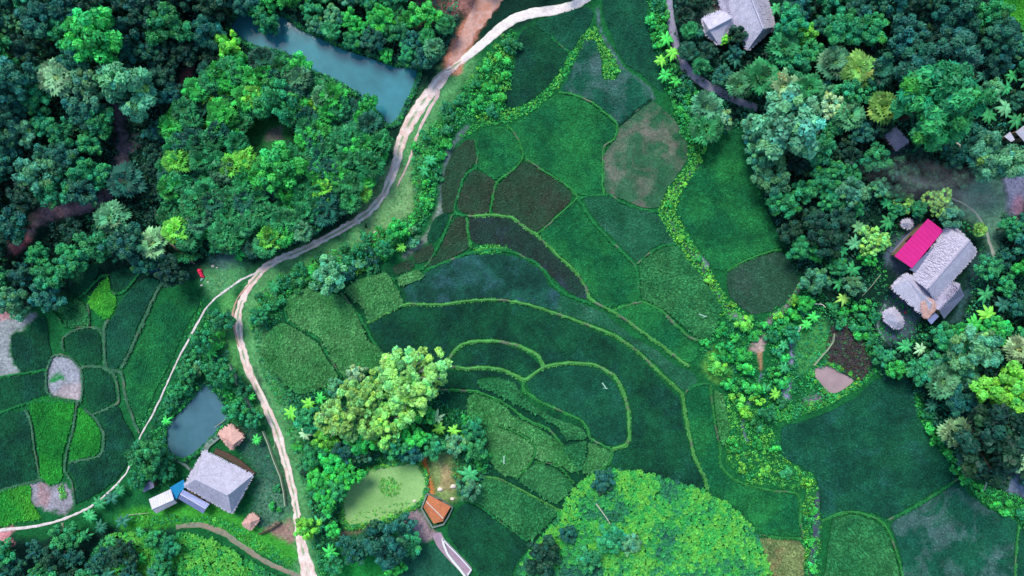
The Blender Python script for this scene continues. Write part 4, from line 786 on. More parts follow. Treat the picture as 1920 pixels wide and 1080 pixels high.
# labels: look + place, and where several share both, their order from the left
ORD = ['leftmost','second from left','third from left','fourth from left','fifth from left','sixth from left','seventh from left','eighth from left','ninth from left','tenth from left','eleventh from left','twelfth from left']
cl = {}
for p in PLANTS: cl.setdefault((p[2], p[3]), []).append(p)
for (ph, zone), L in cl.items():
    if len(L) == 1: L[0][4]['label'] = ph+' '+zone; continue
    L.sort(key=lambda p: p[0])
    if len(L) <= len(ORD):
        for i, p in enumerate(L): p[4]['label'] = (ORD[i] if i < len(L)-1 or i == 0 else 'rightmost')+' '+ph+' '+zone
    else:
        ys_ = sorted(p[1] for p in L); mid = ys_[len(ys_)//2]
        for half, sub in (('upper', [p for p in L if p[1] < mid]), ('lower', [p for p in L if p[1] >= mid])):
            for i, p in enumerate(sub): p[4]['label'] = half+'-row '+(ORD[i] if i < len(ORD) and i < len(sub)-1 else 'rightmost')+' '+ph+' '+zone
for P_, l_ in (([(-150,-60),(1090,-60),(1200,-140),(1900,-140),(1900,-60),(2060,-60),(2060,-180),(-150,-180)],'upper'),([(-60,-60),(-60,560),(-160,560),(-160,-60)],'left'),([(1965,80),(2080,80),(2080,900),(1965,900)],'right')): FAR.append((P_, l_))
print('plants', len(PLANTS), {k: sum(1 for o in COL.objects if o.get('category') == k) for k in ('tree','palm','banana plant','shrub')})

# ---- undergrowth, ground cover
M_COVER = mat_leaf('ground_cover', .6)
def cover(name, label, P, sp, size, cols, h=.9, n=16, ls=None, avoid=True, cat='undergrowth'):
    X, Y = scatter(P, sp)
    if avoid:
        i = np.clip(((Y+60)/3).astype(int), 0, KO.shape[0]-1); j = np.clip(((X+60)/3).astype(int), 0, KO.shape[1]-1); k = ~KO[i, j]; X = X[k]; Y = Y[k]
    if not len(X): return
    B = W(X, Y, h*.5); m = len(B); rad = size*(.6+.7*rng.random(m))
    V, F, C = leafcloud(B, rad, n, ls or size*.42, h/size*.6, 1.5, .6)
    pal = np.array([lin(PAL[c][0]) for c in cols])*1.35
    t = fbm(X, Y, 34)*1.6-.3+rng.normal(size=m)*.16; t = np.clip(t, 0, .999)*(len(cols)-1) if len(cols) > 1 else np.zeros(m)
    i0 = np.floor(t).astype(int); f = (t-i0)[:, None]; pc = pal[i0]*(1-f)+pal[np.minimum(i0+1, len(cols)-1)]*f
    C = C*np.repeat(pc, n*4, 0)
    o = link(name, npmesh(name, V, [F], C), M_COVER); return tag(o, label, cat, None, 'stuff')
cover('undergrowth', 'dark bushy undergrowth below the trees of the upper left forest', [(-60,-60),(460,-60),(430,60),(345,130),(290,300),(290,420),(350,520),(290,500),(180,485),(80,575),(-60,560)], 11, .9, ['deep','deep','teal','mid'], 1.2, 15)
cover('undergrowth', 'undergrowth below the palm grove and along the pond', [(345,110),(480,85),(580,132),(700,215),(728,245),(722,310),(690,380),(560,450),(440,490),(330,470),(290,380),(330,250)], 10, .8, ['deep','teal','mid'], 1.0, 14)
cover('undergrowth', 'undergrowth between the pond and the red dirt track', [(440,-60),(860,-60),(862,70),(800,130),(740,120),(600,60),(530,25),(440,10)], 10, .8, ['deep','teal','mid'], 1.0, 14)
cover('undergrowth', 'dark undergrowth below the trees of the right-hand forest', [(1245,-60),(1870,-60),(1890,80),(1960,120),(1960,330),(1860,320),(1640,400),(1600,560),(1500,520),(1440,380),(1400,240),(1300,250),(1250,100)], 11, .9, ['deep','deep','teal','mid'], 1.2, 15)
cover('undergrowth', 'undergrowth round and below the right farmhouse', [(1640,640),(1700,640),(1760,610),(1850,480),(1870,400),(1960,380),(1960,900),(1860,910),(1790,860),(1720,740),(1640,700)], 10, .8, ['deep','teal','mid'], 1.1, 15)
cover('thicket', 'leafy green thicket between the dirt road and the terraces', [(905,110),(965,50),(965,140),(945,205),(880,228),(835,260),(822,310),(815,390),(780,450),(700,500),(640,530),(560,540),(500,580),(470,620),(468,580),(500,530),(600,480),(700,450),(775,395),(770,290),(800,240),(850,190)], 7, .62, ['mid','bright','bright','yel'], .9, 16, .24, cat='thicket')
cover('thicket', 'thicket of leafy plants round the middle grove', [(530,760),(600,725),(690,690),(820,690),(850,760),(915,800),(925,870),(870,945),(850,900),(845,850),(780,855),(690,868),(640,905),(630,1010),(600,1100),(580,1020),(560,900),(535,830)], 8, .68, ['teal','mid','mid','bright'], 1.0, 16, .26, cat='thicket')
cover('thicket', 'thicket left of the dirt road and round the grey pond', [(395,565),(428,600),(430,680),(470,740),(485,800),(440,815),(430,770),(395,715),(340,755),(300,800),(305,850),(340,880),(330,910),(255,910),(240,870),(290,770),(345,665)], 8, .6, ['teal','mid','bright'], .9, 16, .24, cat='thicket')
cover('thicket', 'bright leafy bank between the lane and the tall dark field', [(1212,-40),(1250,-40),(1255,80),(1300,170),(1330,245),(1300,290),(1270,230),(1240,130),(1222,80)], 7, .55, ['mid','bright','bright'], .8, 16, .22, cat='thicket')
cover('thicket', 'green plants between the stream and the farmhouse', [(1440,590),(1500,530),(1560,560),(1660,560),(1655,650),(1640,700),(1560,750),(1480,790),(1400,800),(1370,740),(1310,660),(1340,600)], 8, .5, ['mid','mid','bright','bright'], .6, 15, .22, cat='thicket')
cover('thicket', 'bright bushes along the lower stream', [(1352,740),(1440,780),(1470,860),(1535,890),(1540,960),(1540,1100),(1512,1100),(1505,920),(1400,905),(1360,860)], 7, .55, ['mid','bright','yel','bright'], .4, 16, .2, cat='thicket')
cover('grass_bank', 'bright grassy strip running from the white road down to the curved dirt edge', [(1100,45),(1112,60),(1075,120),(1040,175),(990,215),(950,230),(900,238),(870,262),(862,255),(900,222),(950,205),(1000,185),(1035,145),(1070,90)], 4, .28, ['bright','bright','yel'], .35, 10, .2, True, 'grass')
cover('grass_bank', 'bright grass tongue pointing down beside the water ditch', [(1100,60),(1118,50),(1135,85),(1150,105),(1165,132),(1150,150),(1132,148),(1128,115),(1118,82)], 4, .32, ['bright','yel'], .4, 10, .2, False, 'grass')
cover('grass_bank', 'bright yellow-green grass along both sides of the ditch', [(1285,275),(1330,250),(1320,300),(1275,365),(1268,400),(1300,455),(1330,505),(1372,570),(1400,590),(1390,605),(1340,590),(1300,525),(1265,460),(1232,400),(1250,350),(1290,310)], 4.2, .30, ['bright','yel'], .4, 10, .2, True, 'grass')
cover('grass_bank', 'green grassy slope below the pink mud pond', [(1465,790),(1540,765),(1600,735),(1650,695),(1640,690),(1590,730),(1550,745),(1480,760),(1440,780)], 4.2, .32, ['bright','bright','yel'], .4, 10, .2, True, 'grass')
cover('grass_bank', 'grassy edge along the right side of the large teal field', [(1712,720),(1740,790),(1790,860),(1830,905),(1940,940),(1940,995),(1905,975),(1850,950),(1800,895),(1750,825),(1715,770)], 4.6, .34, ['mid','bright','bright'], .4, 10, .2, True, 'grass')
cover('grass_bank', 'bright green slope between the tin roofs and the bottom hill', [(230,970),(330,950),(400,960),(470,1000),(545,1045),(560,1080),(520,1070),(450,1015),(380,980),(280,985)], 4.6, .36, ['mid','bright','yel'], .4, 10, .2, True, 'grass')
cover('grass_bank', 'dark green grass left of the ripening fields along the road', [(470,600),(500,560),(535,545),(530,600),(490,625),(488,660),(530,720),(560,745),(640,712),(640,730),(560,765),(520,760),(490,700)], 4.6, .3, ['mid','mid','bright'], .3, 9, .2, True, 'grass')
cover('grass_bank', 'bright bushy mound between the dark terraces', [(884,466),(920,457),(950,461),(958,469),(920,477),(888,477)], 3.6, .3, ['bright','yel'], .35, 10, .2, False, 'grass')
cover('grass_bank', 'bright grass inside the pink mud pit', [(108,915),(118,908),(124,925),(122,938),(114,935)], 3, .28, ['bright','yel'], .4, 10, .2, False, 'grass')
cover('grass_bank', 'rough grass between the footpath and the left fields', [(385,560),(378,590),(345,640),(310,712),(285,770),(262,815),(255,790),(238,750),(232,710),(270,790),(300,730),(335,660),(372,570)], 4.6, .3, ['mid','bright'], .3, 9, .2, True, 'grass')
def rim(label, line, off, sp, size, cols):
    C = catmull(line, 6); T = np.gradient(C, axis=0); T /= np.linalg.norm(T, axis=1)[:, None]; Nn = np.stack([-T[:, 1], T[:, 0]], 1)
    L = np.linalg.norm(np.diff(C, axis=0), axis=1).sum(); m = int(L/sp); t = rng.random(m)*(len(C)-1); i = t.astype(int); f = (t-i)[:, None]; q = C[i]*(1-f)+C[i+1]*f+Nn[i]*(off+(rng.random(m)-.5)*7)[:, None]
    B = W(q[:, 0], q[:, 1], .35); V, F, C_ = leafcloud(B, size*(.5+.8*rng.random(m)), 14, .22, .6); pal = np.array([lin(PAL[c][0]) for c in cols])*1.3
    o = link('bank_weeds', npmesh('bank_weeds', V, [F], C_*np.repeat(pal[rng.integers(0, len(cols), m)], 56, 0)), M_COVER); tag(o, label, 'weeds', None, 'stuff')
rim('weeds along the rim of the blue pond', POND1+POND1[:1], -2, 1.1, .5, ['mid','bright','mid','teal']); rim('weeds along the rim of the grey pond', POND2+POND2[:1], -2, 1.3, .4, ['mid','bright','teal']); rim('weeds along the rim of the pink pool', POND3+POND3[:1], -3, 1.6, .35, ['bright','yel','mid'])
0 and rim('tall weeds on the left verge of the dirt road under the palm grove', [(740,300),(716,355),(685,392),(640,420),(590,446),(540,466),(500,480)], -9, 1.2, .55, ['mid','bright','mid'])
cover('yard_grass', 'patchy grass and weeds in the yard of the thatched farmhouse', [(430,800),(480,790),(515,850),(540,950),(520,985),(485,1000),(470,960),(480,890),(440,850)], 7, .32, ['teal','mid'], .15, 8, .2, True, 'grass')
cover('yard_grass', 'weeds on the bare ground round the right farmhouse', [(1640,440),(1700,400),(1850,420),(1850,520),(1800,620),(1700,650),(1640,640),(1660,560),(1610,520)], 7, .38, ['teal','mid','bright'], .25, 9, .22, True, 'grass')
cover('water_weeds', 'clump of darker green weeds in the middle of the weed-covered pond', [(715,898),(738,893),(752,908),(748,925),(725,933),(708,915)], 4, .34, ['bright','yel'], .45, 8, .18, False, 'weeds')
cover('water_weeds', 'thin green weeds along the lower shore of the weed-covered pond', [(650,985),(675,960),(720,950),(780,935),(790,945),(735,970),(690,985)], 7, .3, ['bright','yel'], .4, 6, .18, False, 'weeds')
rim('weeds round the pale weed-covered pond', CLEAR+CLEAR[:1], -1, 1.2, .42, ['bright','mid','yel'])
cover('meadow_grass', 'low tufts on the grassy verge right of the dirt road', [(840,140),(860,125),(800,230),(770,300),(760,370),(700,440),(600,478),(500,520),(480,560),(470,600),(462,590),(480,540),(560,485),(690,420),(745,340),(770,250)], 6, .3, ['bright','pale'], .12, 6, .16, True, 'grass')
cover('meadow_grass', 'low rough grass beside the fork of the road', [(395,520),(440,500),(460,520),(410,560),(385,560)], 6, .28, ['bright','pale'], .1, 6, .16, False, 'grass')
def cassava(name, label, P, sp, cols, cat):
    P = catmull(P, 5, True)
    X, Y = scatter(P, sp); i = np.clip(((Y+60)/3).astype(int), 0, KO.shape[0]-1); j = np.clip(((X+60)/3).astype(int), 0, KO.shape[1]-1); k = ~KO[i, j] if name != 'cassava_crop' else np.ones(len(X), bool); X = X[k]; Y = Y[k]
    m = len(X); B = W(X, Y, .5+.5*rng.random(m)+1.0*sstep(.35, .7, fbm(X+40, Y, 22))); n = 12; r = .36+.34*rng.random(m); a = (np.arange(n)[None]*2.399+rng.random((m, 1))*6.28); el = 1.0-1.1*(np.arange(n)/n)[None]+rng.normal(size=(m, n))*.1
    d = np.stack([np.cos(a)*np.cos(el), np.sin(a)*np.cos(el), np.sin(el)*.7], -1); s = np.stack([-np.sin(a), np.cos(a), 0*a], -1); L = r[:, None, None]*(.8+.5*rng.random((m, n, 1)))
    base = B[:, None, :]; V = np.stack([base+d*L*.15, base+d*L*.6-s*L*.27, base+d*L*1.1-np.array([0, 0, .1]), base+d*L*.6+s*L*.27], 2).reshape(-1, 3)
    pal = np.array([lin(PAL[c][0]) for c in cols])*1.35; t = np.clip(fbm(X, Y, 60)*1.7-.35+rng.normal(size=m)*.14, 0, .999)*(len(cols)-1); i0 = np.floor(t).astype(int); f = (t-i0)[:, None]; pc = pal[i0]*(1-f)+pal[i0+1]*f
    C = np.repeat(pc[:, None, :]*(.75+.5*rng.random((m, n, 1))), 4, 1).reshape(-1, 3)
    V2, F2, C2 = leafcloud(W(X, Y, .2), np.full(m, .5), 7, .3, .5); C2 = C2*np.repeat(pc*.9, 28, 0)
    o = link(name, npmesh(name, np.vstack([V, V2]), [np.arange(m*n*4).reshape(-1, 4), F2+len(V)], np.vstack([C, C2])), M_COVER); tag(o, label, cat, None, 'stuff')
cassava('cassava_crop', 'leafy yellow-green cassava covering the round hill at the bottom', HILL1, 5.4, ['teal','mid','bright','yel','bright'], 'cassava')
cassava('cassava_crop', 'vivid yellow-green crop covering the bottom left slope', [(190,1012),(250,1000),(330,1000),(400,1012),(450,1042),(500,1072),(545,1095),(560,1150),(150,1150)], 5.6, ['mid','bright','yel','bright'], 'crop')

for P_, l_ in FAR:
    X, Y = [a.ravel() for a in np.meshgrid(np.arange(-160, 2080, 46.), np.arange(-180, 900, 46.))]; X = X+(rng.random(X.shape)-.5)*40; Y = Y+(rng.random(Y.shape)-.5)*40; k = inpoly(X, Y, P_); B = W(X[k], Y[k], 6)
    cc = np.repeat(B, 14, 0)+rng.normal(size=(len(B)*14, 3))*np.array([1.9, 1.9, .9]); V, F, C = leafcloud(cc, .7+.6*rng.random(len(cc)), 30, .6); link_ = link('far_woods', npmesh('far_woods', V, [F], C*lin('#236558')*1.5), M_COVER)
    tag(link_, 'dense woods continuing past the '+l_+' edge', 'woods', None, 'stuff')

# ---------------------------------------------------------------- buildings
M_THATCH = {'grey': mat_flat('weathered_thatch', '#c8c6d8', .9, ((.9,.12),(5,.28)), .12, False), 'brown': mat_flat('fresh_thatch', '#dcb2a6', .9, ((1.2,.15),(5,.25)), .1, False),
            'violet': mat_flat('old_thatch', '#aeabc0', .9, ((.9,.15),(5,.3)), .12, False)}
M_TIN = {'pink': mat_flat('pink_painted_tin', '#e02a8c', .45, ((.5,.05),(3,.05)), 0, False, .4), 'white': mat_flat('pale_tin', '#dadae8', .4, ((.6,.08),(3,.08)), 0, False, .5, .3),
         'blue': mat_flat('blue_sheet', '#1d8fc4', .45, ((.8,.08),(3,.06)), 0, False, .4), 'bluish': mat_flat('bluish_tin', '#93a0cf', .4, ((.6,.08),(3,.1)), 0, False, .5, .3),
         'grey': mat_flat('grey_tin', '#7f86a4', .5, ((.6,.1),(3,.12)), 0, False, .4, .2)}
M_WOOD = mat_flat('dark_timber', '#5d4f45', .8, ((2,.2),(9,.2)), .03, False); M_WALL = mat_flat('woven_bamboo_wall', '#8d7f66', .85, ((2,.15),(12,.2)), .03, False)
M_DARK = mat_flat('dark_opening', '#1c1a1a', .9, ((2,.1),), 0, False); M_TILE = mat_flat('orange_tiles', '#cc8058', .8, ((.9,.15),(4,.18)), .06, False)
M_PAVE = mat_flat('grey_paving', '#7f7f9a', .85, ((.8,.12),(4,.12)), .03); M_PINKPAVE = mat_flat('pink_grey_paving', '#a692a4', .85, ((.8,.12),(4,.12)), .03)
M_WHITE = mat_flat('white_plaster', '#e8ecec', .6, ((2,.06),), 0, False); M_STONE = mat_flat('pale_stone', '#efe4da', .8, ((2,.12),), .03, False)
M_POLE = mat_flat('pale_bamboo', '#a9b89c', .6, ((3,.15),), 0, False); M_GREYW = mat_flat('mossy_grey_wall', '#7d948a', .85, ((1.5,.2),), .03, False)
CLOTH = {'pink': mat_flat('pink_red_cloth', '#ff3a68', .8, ((2,.15),), 0, False), 'white': mat_flat('white_cloth', '#9fd0b8', .8, ((2,.1),), 0, False)}
def part(name, V, F, m, root, smooth=False, z0=None):
    V = np.asarray(V, float)-np.array(root.location); bys = {}
    for f in F: bys.setdefault(len(f), []).append(f)
    return link(name, npmesh(name, V, [np.array(v) for v in bys.values()], smooth=smooth), m, root)
class House:
    def __init__(s, name, cx, cy, label, cat='house', group=None):
        P = W(cx, cy, 0); s.z0 = float(P[2])+.0; s.root = empty(name, (P[0], P[1], s.z0)); tag(s.root, label, cat, group); s.cx, s.cy = cx, cy
    def pt(s, v): return W(v[0], v[1], absz=s.z0+v[2])
    def roof(s, verts, faces, m, thick=.28, thatch=0, corr=0, name='roof', ridge=None, ridge_m=None, lab=None):
        P = np.array([s.pt(v) for v in verts]); n = len(P); B = P-np.array([0, 0, thick])
        fs = []; edges = {}
        for f in faces:
            A = P[list(f)]; nz_ = np.cross(A[1]-A[0], A[2]-A[0])[2]; f = list(f) if nz_ > 0 else list(f)[::-1]
            fs.append(f); fs.append([i+n for i in f[::-1]])
            for a, b in zip(f, f[1:]+f[:1]): edges[(a, b)] = edges.get((a, b), 0)+1
        for (a, b) in edges:
            if (b, a) not in edges: fs.append([a+n, b+n, b, a])
        V = np.vstack([P, B]); qV = [V]; qF = list(fs); o = len(V)
        rnd = np.random.default_rng(int(s.cx))
        for f in faces:
            A = P[list(f)]; nn = np.cross(A[1]-A[0], A[2]-A[0]); area = 0
            for k in range(1, len(A)-1): area += np.linalg.norm(np.cross(A[k]-A[0], A[k+1]-A[0]))/2
            nn = nn/np.linalg.norm(nn); nn = nn if nn[2] > 0 else -nn; dn = np.array([nn[0], nn[1], 0]); sl = dn-nn*dn.dot(nn); sl = sl/(np.linalg.norm(sl)+1e-9); ac = np.cross(nn, sl)
            if thatch:
                for _ in range(int(area*thatch)):
                    k = rnd.integers(1, len(A)-1); r1, r2 = rnd.random(2); r1 = math.sqrt(r1); p = A[0]*(1-r1)+A[k]*r1*(1-r2)+A[k+1]*r1*r2
                    L = .35+.4*rnd.random(); w_ = .05+.05*rnd.random(); d = sl+ac*rnd.normal()*.22; h = .02+.035*rnd.random()
                    qV.append(np.array([p-ac*w_+nn*.01, p+ac*w_+nn*.01, p+d*L+ac*w_*.6+nn*h, p+d*L-ac*w_*.6+nn*h])); qF.append([o, o+1, o+2, o+3]); o += 4
                for a, b in zip(list(f), list(f)[1:]+list(f)[:1]):      # ragged eaves
                    if (a, b) in edges and (b, a) in edges: continue
                    L_ = np.linalg.norm(P[b]-P[a]); out = P[b]-P[a]; out = np.cross(out/L_, [0, 0, 1]); mid_ = (P[a]+P[b])/2-A.mean(0); out = out if out.dot(mid_) > 0 else -out
                    for _ in range(int(L_*9)):
                        p = P[a]+(P[b]-P[a])*rnd.random(); e = (P[b]-P[a])/L_*.09; L = .15+.35*rnd.random()
                        qV.append(np.array([p-e, p+e, p+e*.5+out*L-np.array([0, 0, .12]), p-e*.5+out*L-np.array([0, 0, .12])])); qF.append([o, o+1, o+2, o+3]); o += 4
            if corr:
                ts = np.array([(q-A[0]).dot(ac) for q in A]); us = np.array([(q-A[0]).dot(sl) for q in A])
                for t in np.arange(ts.min()+corr/2, ts.max(), corr):
                    hits = []
                    for a, b in zip(range(len(A)), [*range(1, len(A)), 0]):
                        if (ts[a]-t)*(ts[b]-t) < 0: fr = (t-ts[a])/(ts[b]-ts[a]); hits.append(A[a]+(A[b]-A[a])*fr)
                    if len(hits) >= 2:
                        a_, b_ = hits[0], hits[1]; e = ac*.05
                        qV.append(np.array([a_-e+nn*.004, a_+nn*.05, a_+e+nn*.004, b_-e+nn*.004, b_+nn*.05, b_+e+nn*.004])); qF += [[o, o+3, o+4, o+1], [o+1, o+4, o+5, o+2]]; o += 6
        r = part(name, np.vstack(qV), qF, m, s.root)
        if lab: r['label'] = lab
        if ridge:
            pr = [s.pt(verts[i])+np.array([0, 0, .06]) for i in ridge]; V, F = tube(pr, [.2 if thatch else .1]*len(pr), 6)
            rr = link('ridge_cap', npmesh('ridge_cap', V-np.array(s.root.location), [F], smooth=True), ridge_m or m, r)
        return r
    def walls(s, corners, h0, h1, inset=.86, m=None, door=True, posts=True):
        P = np.array([W(c[0], c[1], absz=s.z0+h1) for c in corners]); c0 = P.mean(0); P = c0+(P-c0)*inset; n = len(P)
        ar = sum(P[i][0]*P[(i+1) % n][1]-P[(i+1) % n][0]*P[i][1] for i in range(n))
        if ar < 0: P = P[::-1].copy()
        B = P.copy(); B[:, 2] = s.z0+h0; P[:, 2] = s.z0+h1; V = np.vstack([B, P]); F = [[i, (i+1) % n, (i+1) % n+n, i+n] for i in range(n)]+[list(range(n, 2*n)), list(range(n))[::-1]]
        wl = part('wall', V, F, m or M_WALL, s.root)
        def panel(name, i, t0, t1, z0, z1, mm, par):
            a, b = B[i], B[(i+1) % n]; d = (b-a)/np.linalg.norm(b-a); o_ = np.array([d[1], -d[0], 0]); p, q = a+(b-a)*t0, a+(b-a)*t1
            V = [];
            for off in (.0, .05):
                for pp, zz in ((p, z0), (q, z0), (q, z1), (p, z1)): v = pp+o_*off; V.append([v[0], v[1], s.z0+zz])
            F = [[4,5,6,7],[3,2,1,0],[0,1,5,4],[1,2,6,5],[2,3,7,6],[3,0,4,7]]; return link(name, npmesh(name, np.array(V)-np.array(s.root.location), [np.array(F)]), mm, par)
        if door:
            hh = h1-h0; k = 2 % n; dd = panel('door', k, .42, .58, h0+.03, h0+min(2., hh*.85), M_WOOD, s.root)
            panel('window', k, .15, .28, h0+hh*.4, h0+hh*.8, M_DARK, s.root); panel('window', (k+1) % n, .4, .6, h0+hh*.4, h0+hh*.8, M_DARK, s.root)
        if posts and h0 > .5:
            for i in range(n):
                for t in (0., .5):
                    q = B[i]*(1-t)+B[(i+1) % n]*t; q = c0[:2]+(q[:2]-c0[:2])*.97; Vp, Fp = tube([(q[0], q[1], s.z0-.6), (q[0], q[1], s.z0+h0+.02)], [.13, .12], 6)
                    link('post', npmesh('post', Vp-np.array(s.root.location), [Fp]), M_WOOD, s.root)
# left farmhouse: hipped thatch on stilts
h = House('thatched_house', 408, 892, 'large thatched farmhouse with hipped grey roof beside the grey pond', 'house')
h.roof([(382,847,3.4),(473,892,3.4),(434,962,3.4),(346,911,3.4),(368,898,7.4),(428,928,7.4)], [(0,1,5,4),(1,2,5),(2,3,4,5),(3,0,4)], M_THATCH['grey'], .35, 26, ridge=(4,5))
h.walls([(382,847),(473,892),(434,962),(346,911)], 1.4, 3.6)
def shed(name, label, cx, cy, verts, faces, m, walls, h1=2.2, thatch=0, corr=0, ridge=None, thick=.12, rm=None, door=True, cat='shed'):
    h = House(name, cx, cy, label, cat); h.roof(verts, faces, m, thick, thatch, corr, ridge=ridge, ridge_m=rm); h.walls(walls, 0, h1, .85, door=door, m=M_WALL); return h
shed('tin_roofed_shed', 'shed with pale corrugated tin roof at the left end of the farmhouse sheds', 305, 940, [(279,936,2.6),(320,917,2.6),(326,937,3.5),(285,955,3.5),(332,943,2.6),(293,963,2.6)], [(0,1,2,3),(3,2,4,5)], M_TIN['white'], [(279,936),(320,917),(332,943),(293,963)], 2.5, 0, .55, (3,2))
h = House('canopy', 333, 918, 'bright blue sheet canopy between the two tin roofs', 'canopy'); h.roof([(318,914,2.5),(344,899,2.7),(348,912,2.7),(336,926,2.4),(331,937,2.4),(326,936,2.4),(320,918,2.5)], [(0,1,2,3,4,5,6)], M_TIN['blue'], .06)
for x, y in ((320,914),(343,901),(346,911),(330,934)):
    q = h.pt((x, y, 2.4)); Vp, Fp = tube([(q[0], q[1], h.z0-.2), (q[0], q[1], h.z0+2.4)], [.06, .05]); link('post', npmesh('post', Vp-np.array(h.root.location), [Fp]), M_WOOD, h.root)
shed('tin_roofed_shed', 'long shed with bluish corrugated tin roof against the thatched farmhouse', 363, 940, [(343,918,2.5),(393,945,2.5),(386,954,3.1),(338,926,3.1),(381,963,2.5),(334,935,2.5)], [(0,1,2,3),(3,2,4,5)], M_TIN['bluish'], [(345,919),(393,945),(381,963),(334,936)], 2.4, 0, .55, (3,2), rm=M_TIN['white'])
shed('thatched_hut', 'small hut with pinkish thatch on the corner of the grey pond', 434, 820, [(409,813,2.6),(431,796,2.6),(457,819,2.6),(434,843,2.6),(417,824,4.0),(437,834,3.8)], [(0,1,2,5,4),(0,4,5,3),(2,3,5)], M_THATCH['brown'], [(409,813),(431,796),(457,819),(434,843)], 2.6, 30, 0, None, .25, cat='hut')
shed('thatched_hut', 'tiny hut with pinkish thatch in the farmyard below the big roof', 470, 978, [(471,964,1.9),(485,974,1.9),(469,993,1.9),(455,983,1.9),(470,979,2.9)], [(0,1,4),(1,2,4),(2,3,4),(3,0,4)], M_THATCH['brown'], [(471,964),(485,974),(469,993),(455,983)], 1.9, 34, 0, None, .2, cat='hut')
shed('storage_shed', 'small grey roofed shed in the trees left of the tin roofs', 277, 911, [(264,914,2.2),(286,898,2.2),(289,914,2.2),(269,923,2.2),(275,905,2.7),(288,904,2.7)], [(0,4,5,2,3),(0,1,5,4)] if False else [(0,1,2,3)], M_TIN['grey'], [(265,914),(286,899),(288,914),(270,922)], 2.1, 0, .5)
# right farmhouse: several roofs that share one frame
h = House('farmhouse', 1760, 505, 'right-hand farmhouse with long grey thatched roof and broken brown patch', 'house')
h.roof([(1776,426,3.6),(1799,433,3.6),(1818,450,6.6),(1830,469,3.6),(1826,480,3.6),(1753,560,3.6),(1740,541,6.6),(1713,521,3.6)], [(0,1,2),(0,2,6,7),(1,3,2),(2,3,4),(2,4,5,6),(5,7,6)], M_THATCH['grey'], .35, 15, ridge=(2,6), ridge_m=M_THATCH['violet'])
h.walls([(1778,428),(1800,436),(1826,476),(1753,556),(1716,522)], .8, 3.7)
h.roof([(1696,514,3.1),(1712,518,3.3),(1752,562,3.3),(1743,592,3.1),(1734,593,3.1),(1672,539,3.1),(1702,524,4.8),(1746,570,4.8)], [(0,1,6),(1,2,7,6),(2,3,7),(3,4,5,6,7),(5,0,6)], M_THATCH['grey'], .3, 22)
h.walls([(1696,516),(1712,520),(1750,563),(1741,590),(1674,539)], .2, 3.1, door=False, posts=False)
h.roof([(1727,571,4.05),(1742,560,4.75),(1752,566,4.45),(1757,577,3.6),(1748,584,3.75),(1742,594,3.2),(1733,592,3.3)], [(0,1,2,3,4,5,6)], M_THATCH['brown'], .1, 60, name='thatch_patch', lab='fresh brown thatch patch on the broken corner')
h.roof([(1782,529,3.2),(1800,535,3.2),(1797,542,4.2),(1760,580,4.2),(1751,567,3.2)], [(0,1,2,3,4)], M_THATCH['violet'], .2, 20)
h.roof([(1800,536,3.2),(1808,555,2.6),(1770,598,2.6),(1761,582,4.05),(1797,543,4.05)], [(0,1,2,3,4)], M_TIN['grey'], .1, 0, .5)
h.roof([(1754,586,2.5),(1761,593,2.5),(1746,608,2.2),(1739,600,2.2)], [(0,1,2,3)], M_TIN['bluish'], .08, 0, .5)
h.walls([(1782,531),(1800,537),(1806,556),(1768,595),(1756,570)], .1, 2.5, door=False, posts=False)
h = House('pink_roofed_shed', 1722, 456, 'shed with vivid pink sheet-metal roof beside the right farmhouse', 'shed')
h.roof([(1740,410,4.2),(1769,432,3.7),(1710,503,3.7),(1677,480,4.2)], [(0,1,2,3)], M_TIN['pink'], .08, 0, .9)
h.roof([(1757,456,3.3),(1762,462,3.2),(1716,511,3.2),(1705,505,3.3)], [(0,1,2,3)], M_TIN['grey'], .08, 0, .5, name='gutter_roof')
h.walls([(1740,412),(1766,432),(1710,500),(1679,480)], .1, 3.5)
o = flat_poly('paved_yard', [(1659,474),(1672,457),(1691,438),(1722,420),(1738,414),(1700,450),(1678,482),(1668,480)], 0, M_PAVE); 
o.data.transform(__import__('mathutils').Matrix.Translation((0, 0, float(W(1690,455)[2])+.45)))
shed('round_hut', 'tiny pale thatched hut at the upper corner of the paved yard', 1700, 419, [(1690,419,2.0),(1697,411,2.0),(1709,412,2.0),(1711,421,2.0),(1703,429,2.0),(1695,425,2.0),(1701,418,3.0)], [(0,1,6),(1,2,6),(2,3,6),(3,4,6),(4,5,6),(5,0,6)], M_THATCH['grey'], [(1690,419),(1697,411),(1709,412),(1711,421),(1703,429),(1695,425)], 2.0, 30, 0, None, .2, cat='hut')
shed('thatched_hut', 'small pale thatched hut below the right farmhouse', 1675, 595, [(1658,585,2.3),(1677,577,2.3),(1694,600,2.3),(1692,613,2.3),(1679,616,2.3),(1658,598,2.3),(1672,588,3.6),(1684,604,3.6)], [(0,1,6),(1,2,7,6),(2,3,7),(3,4,7),(4,5,6,7),(5,0,6)], M_THATCH['grey'], [(1659,586),(1677,578),(1693,600),(1679,615),(1659,598)], 2.2, 30, 0, None, .2, cat='hut')
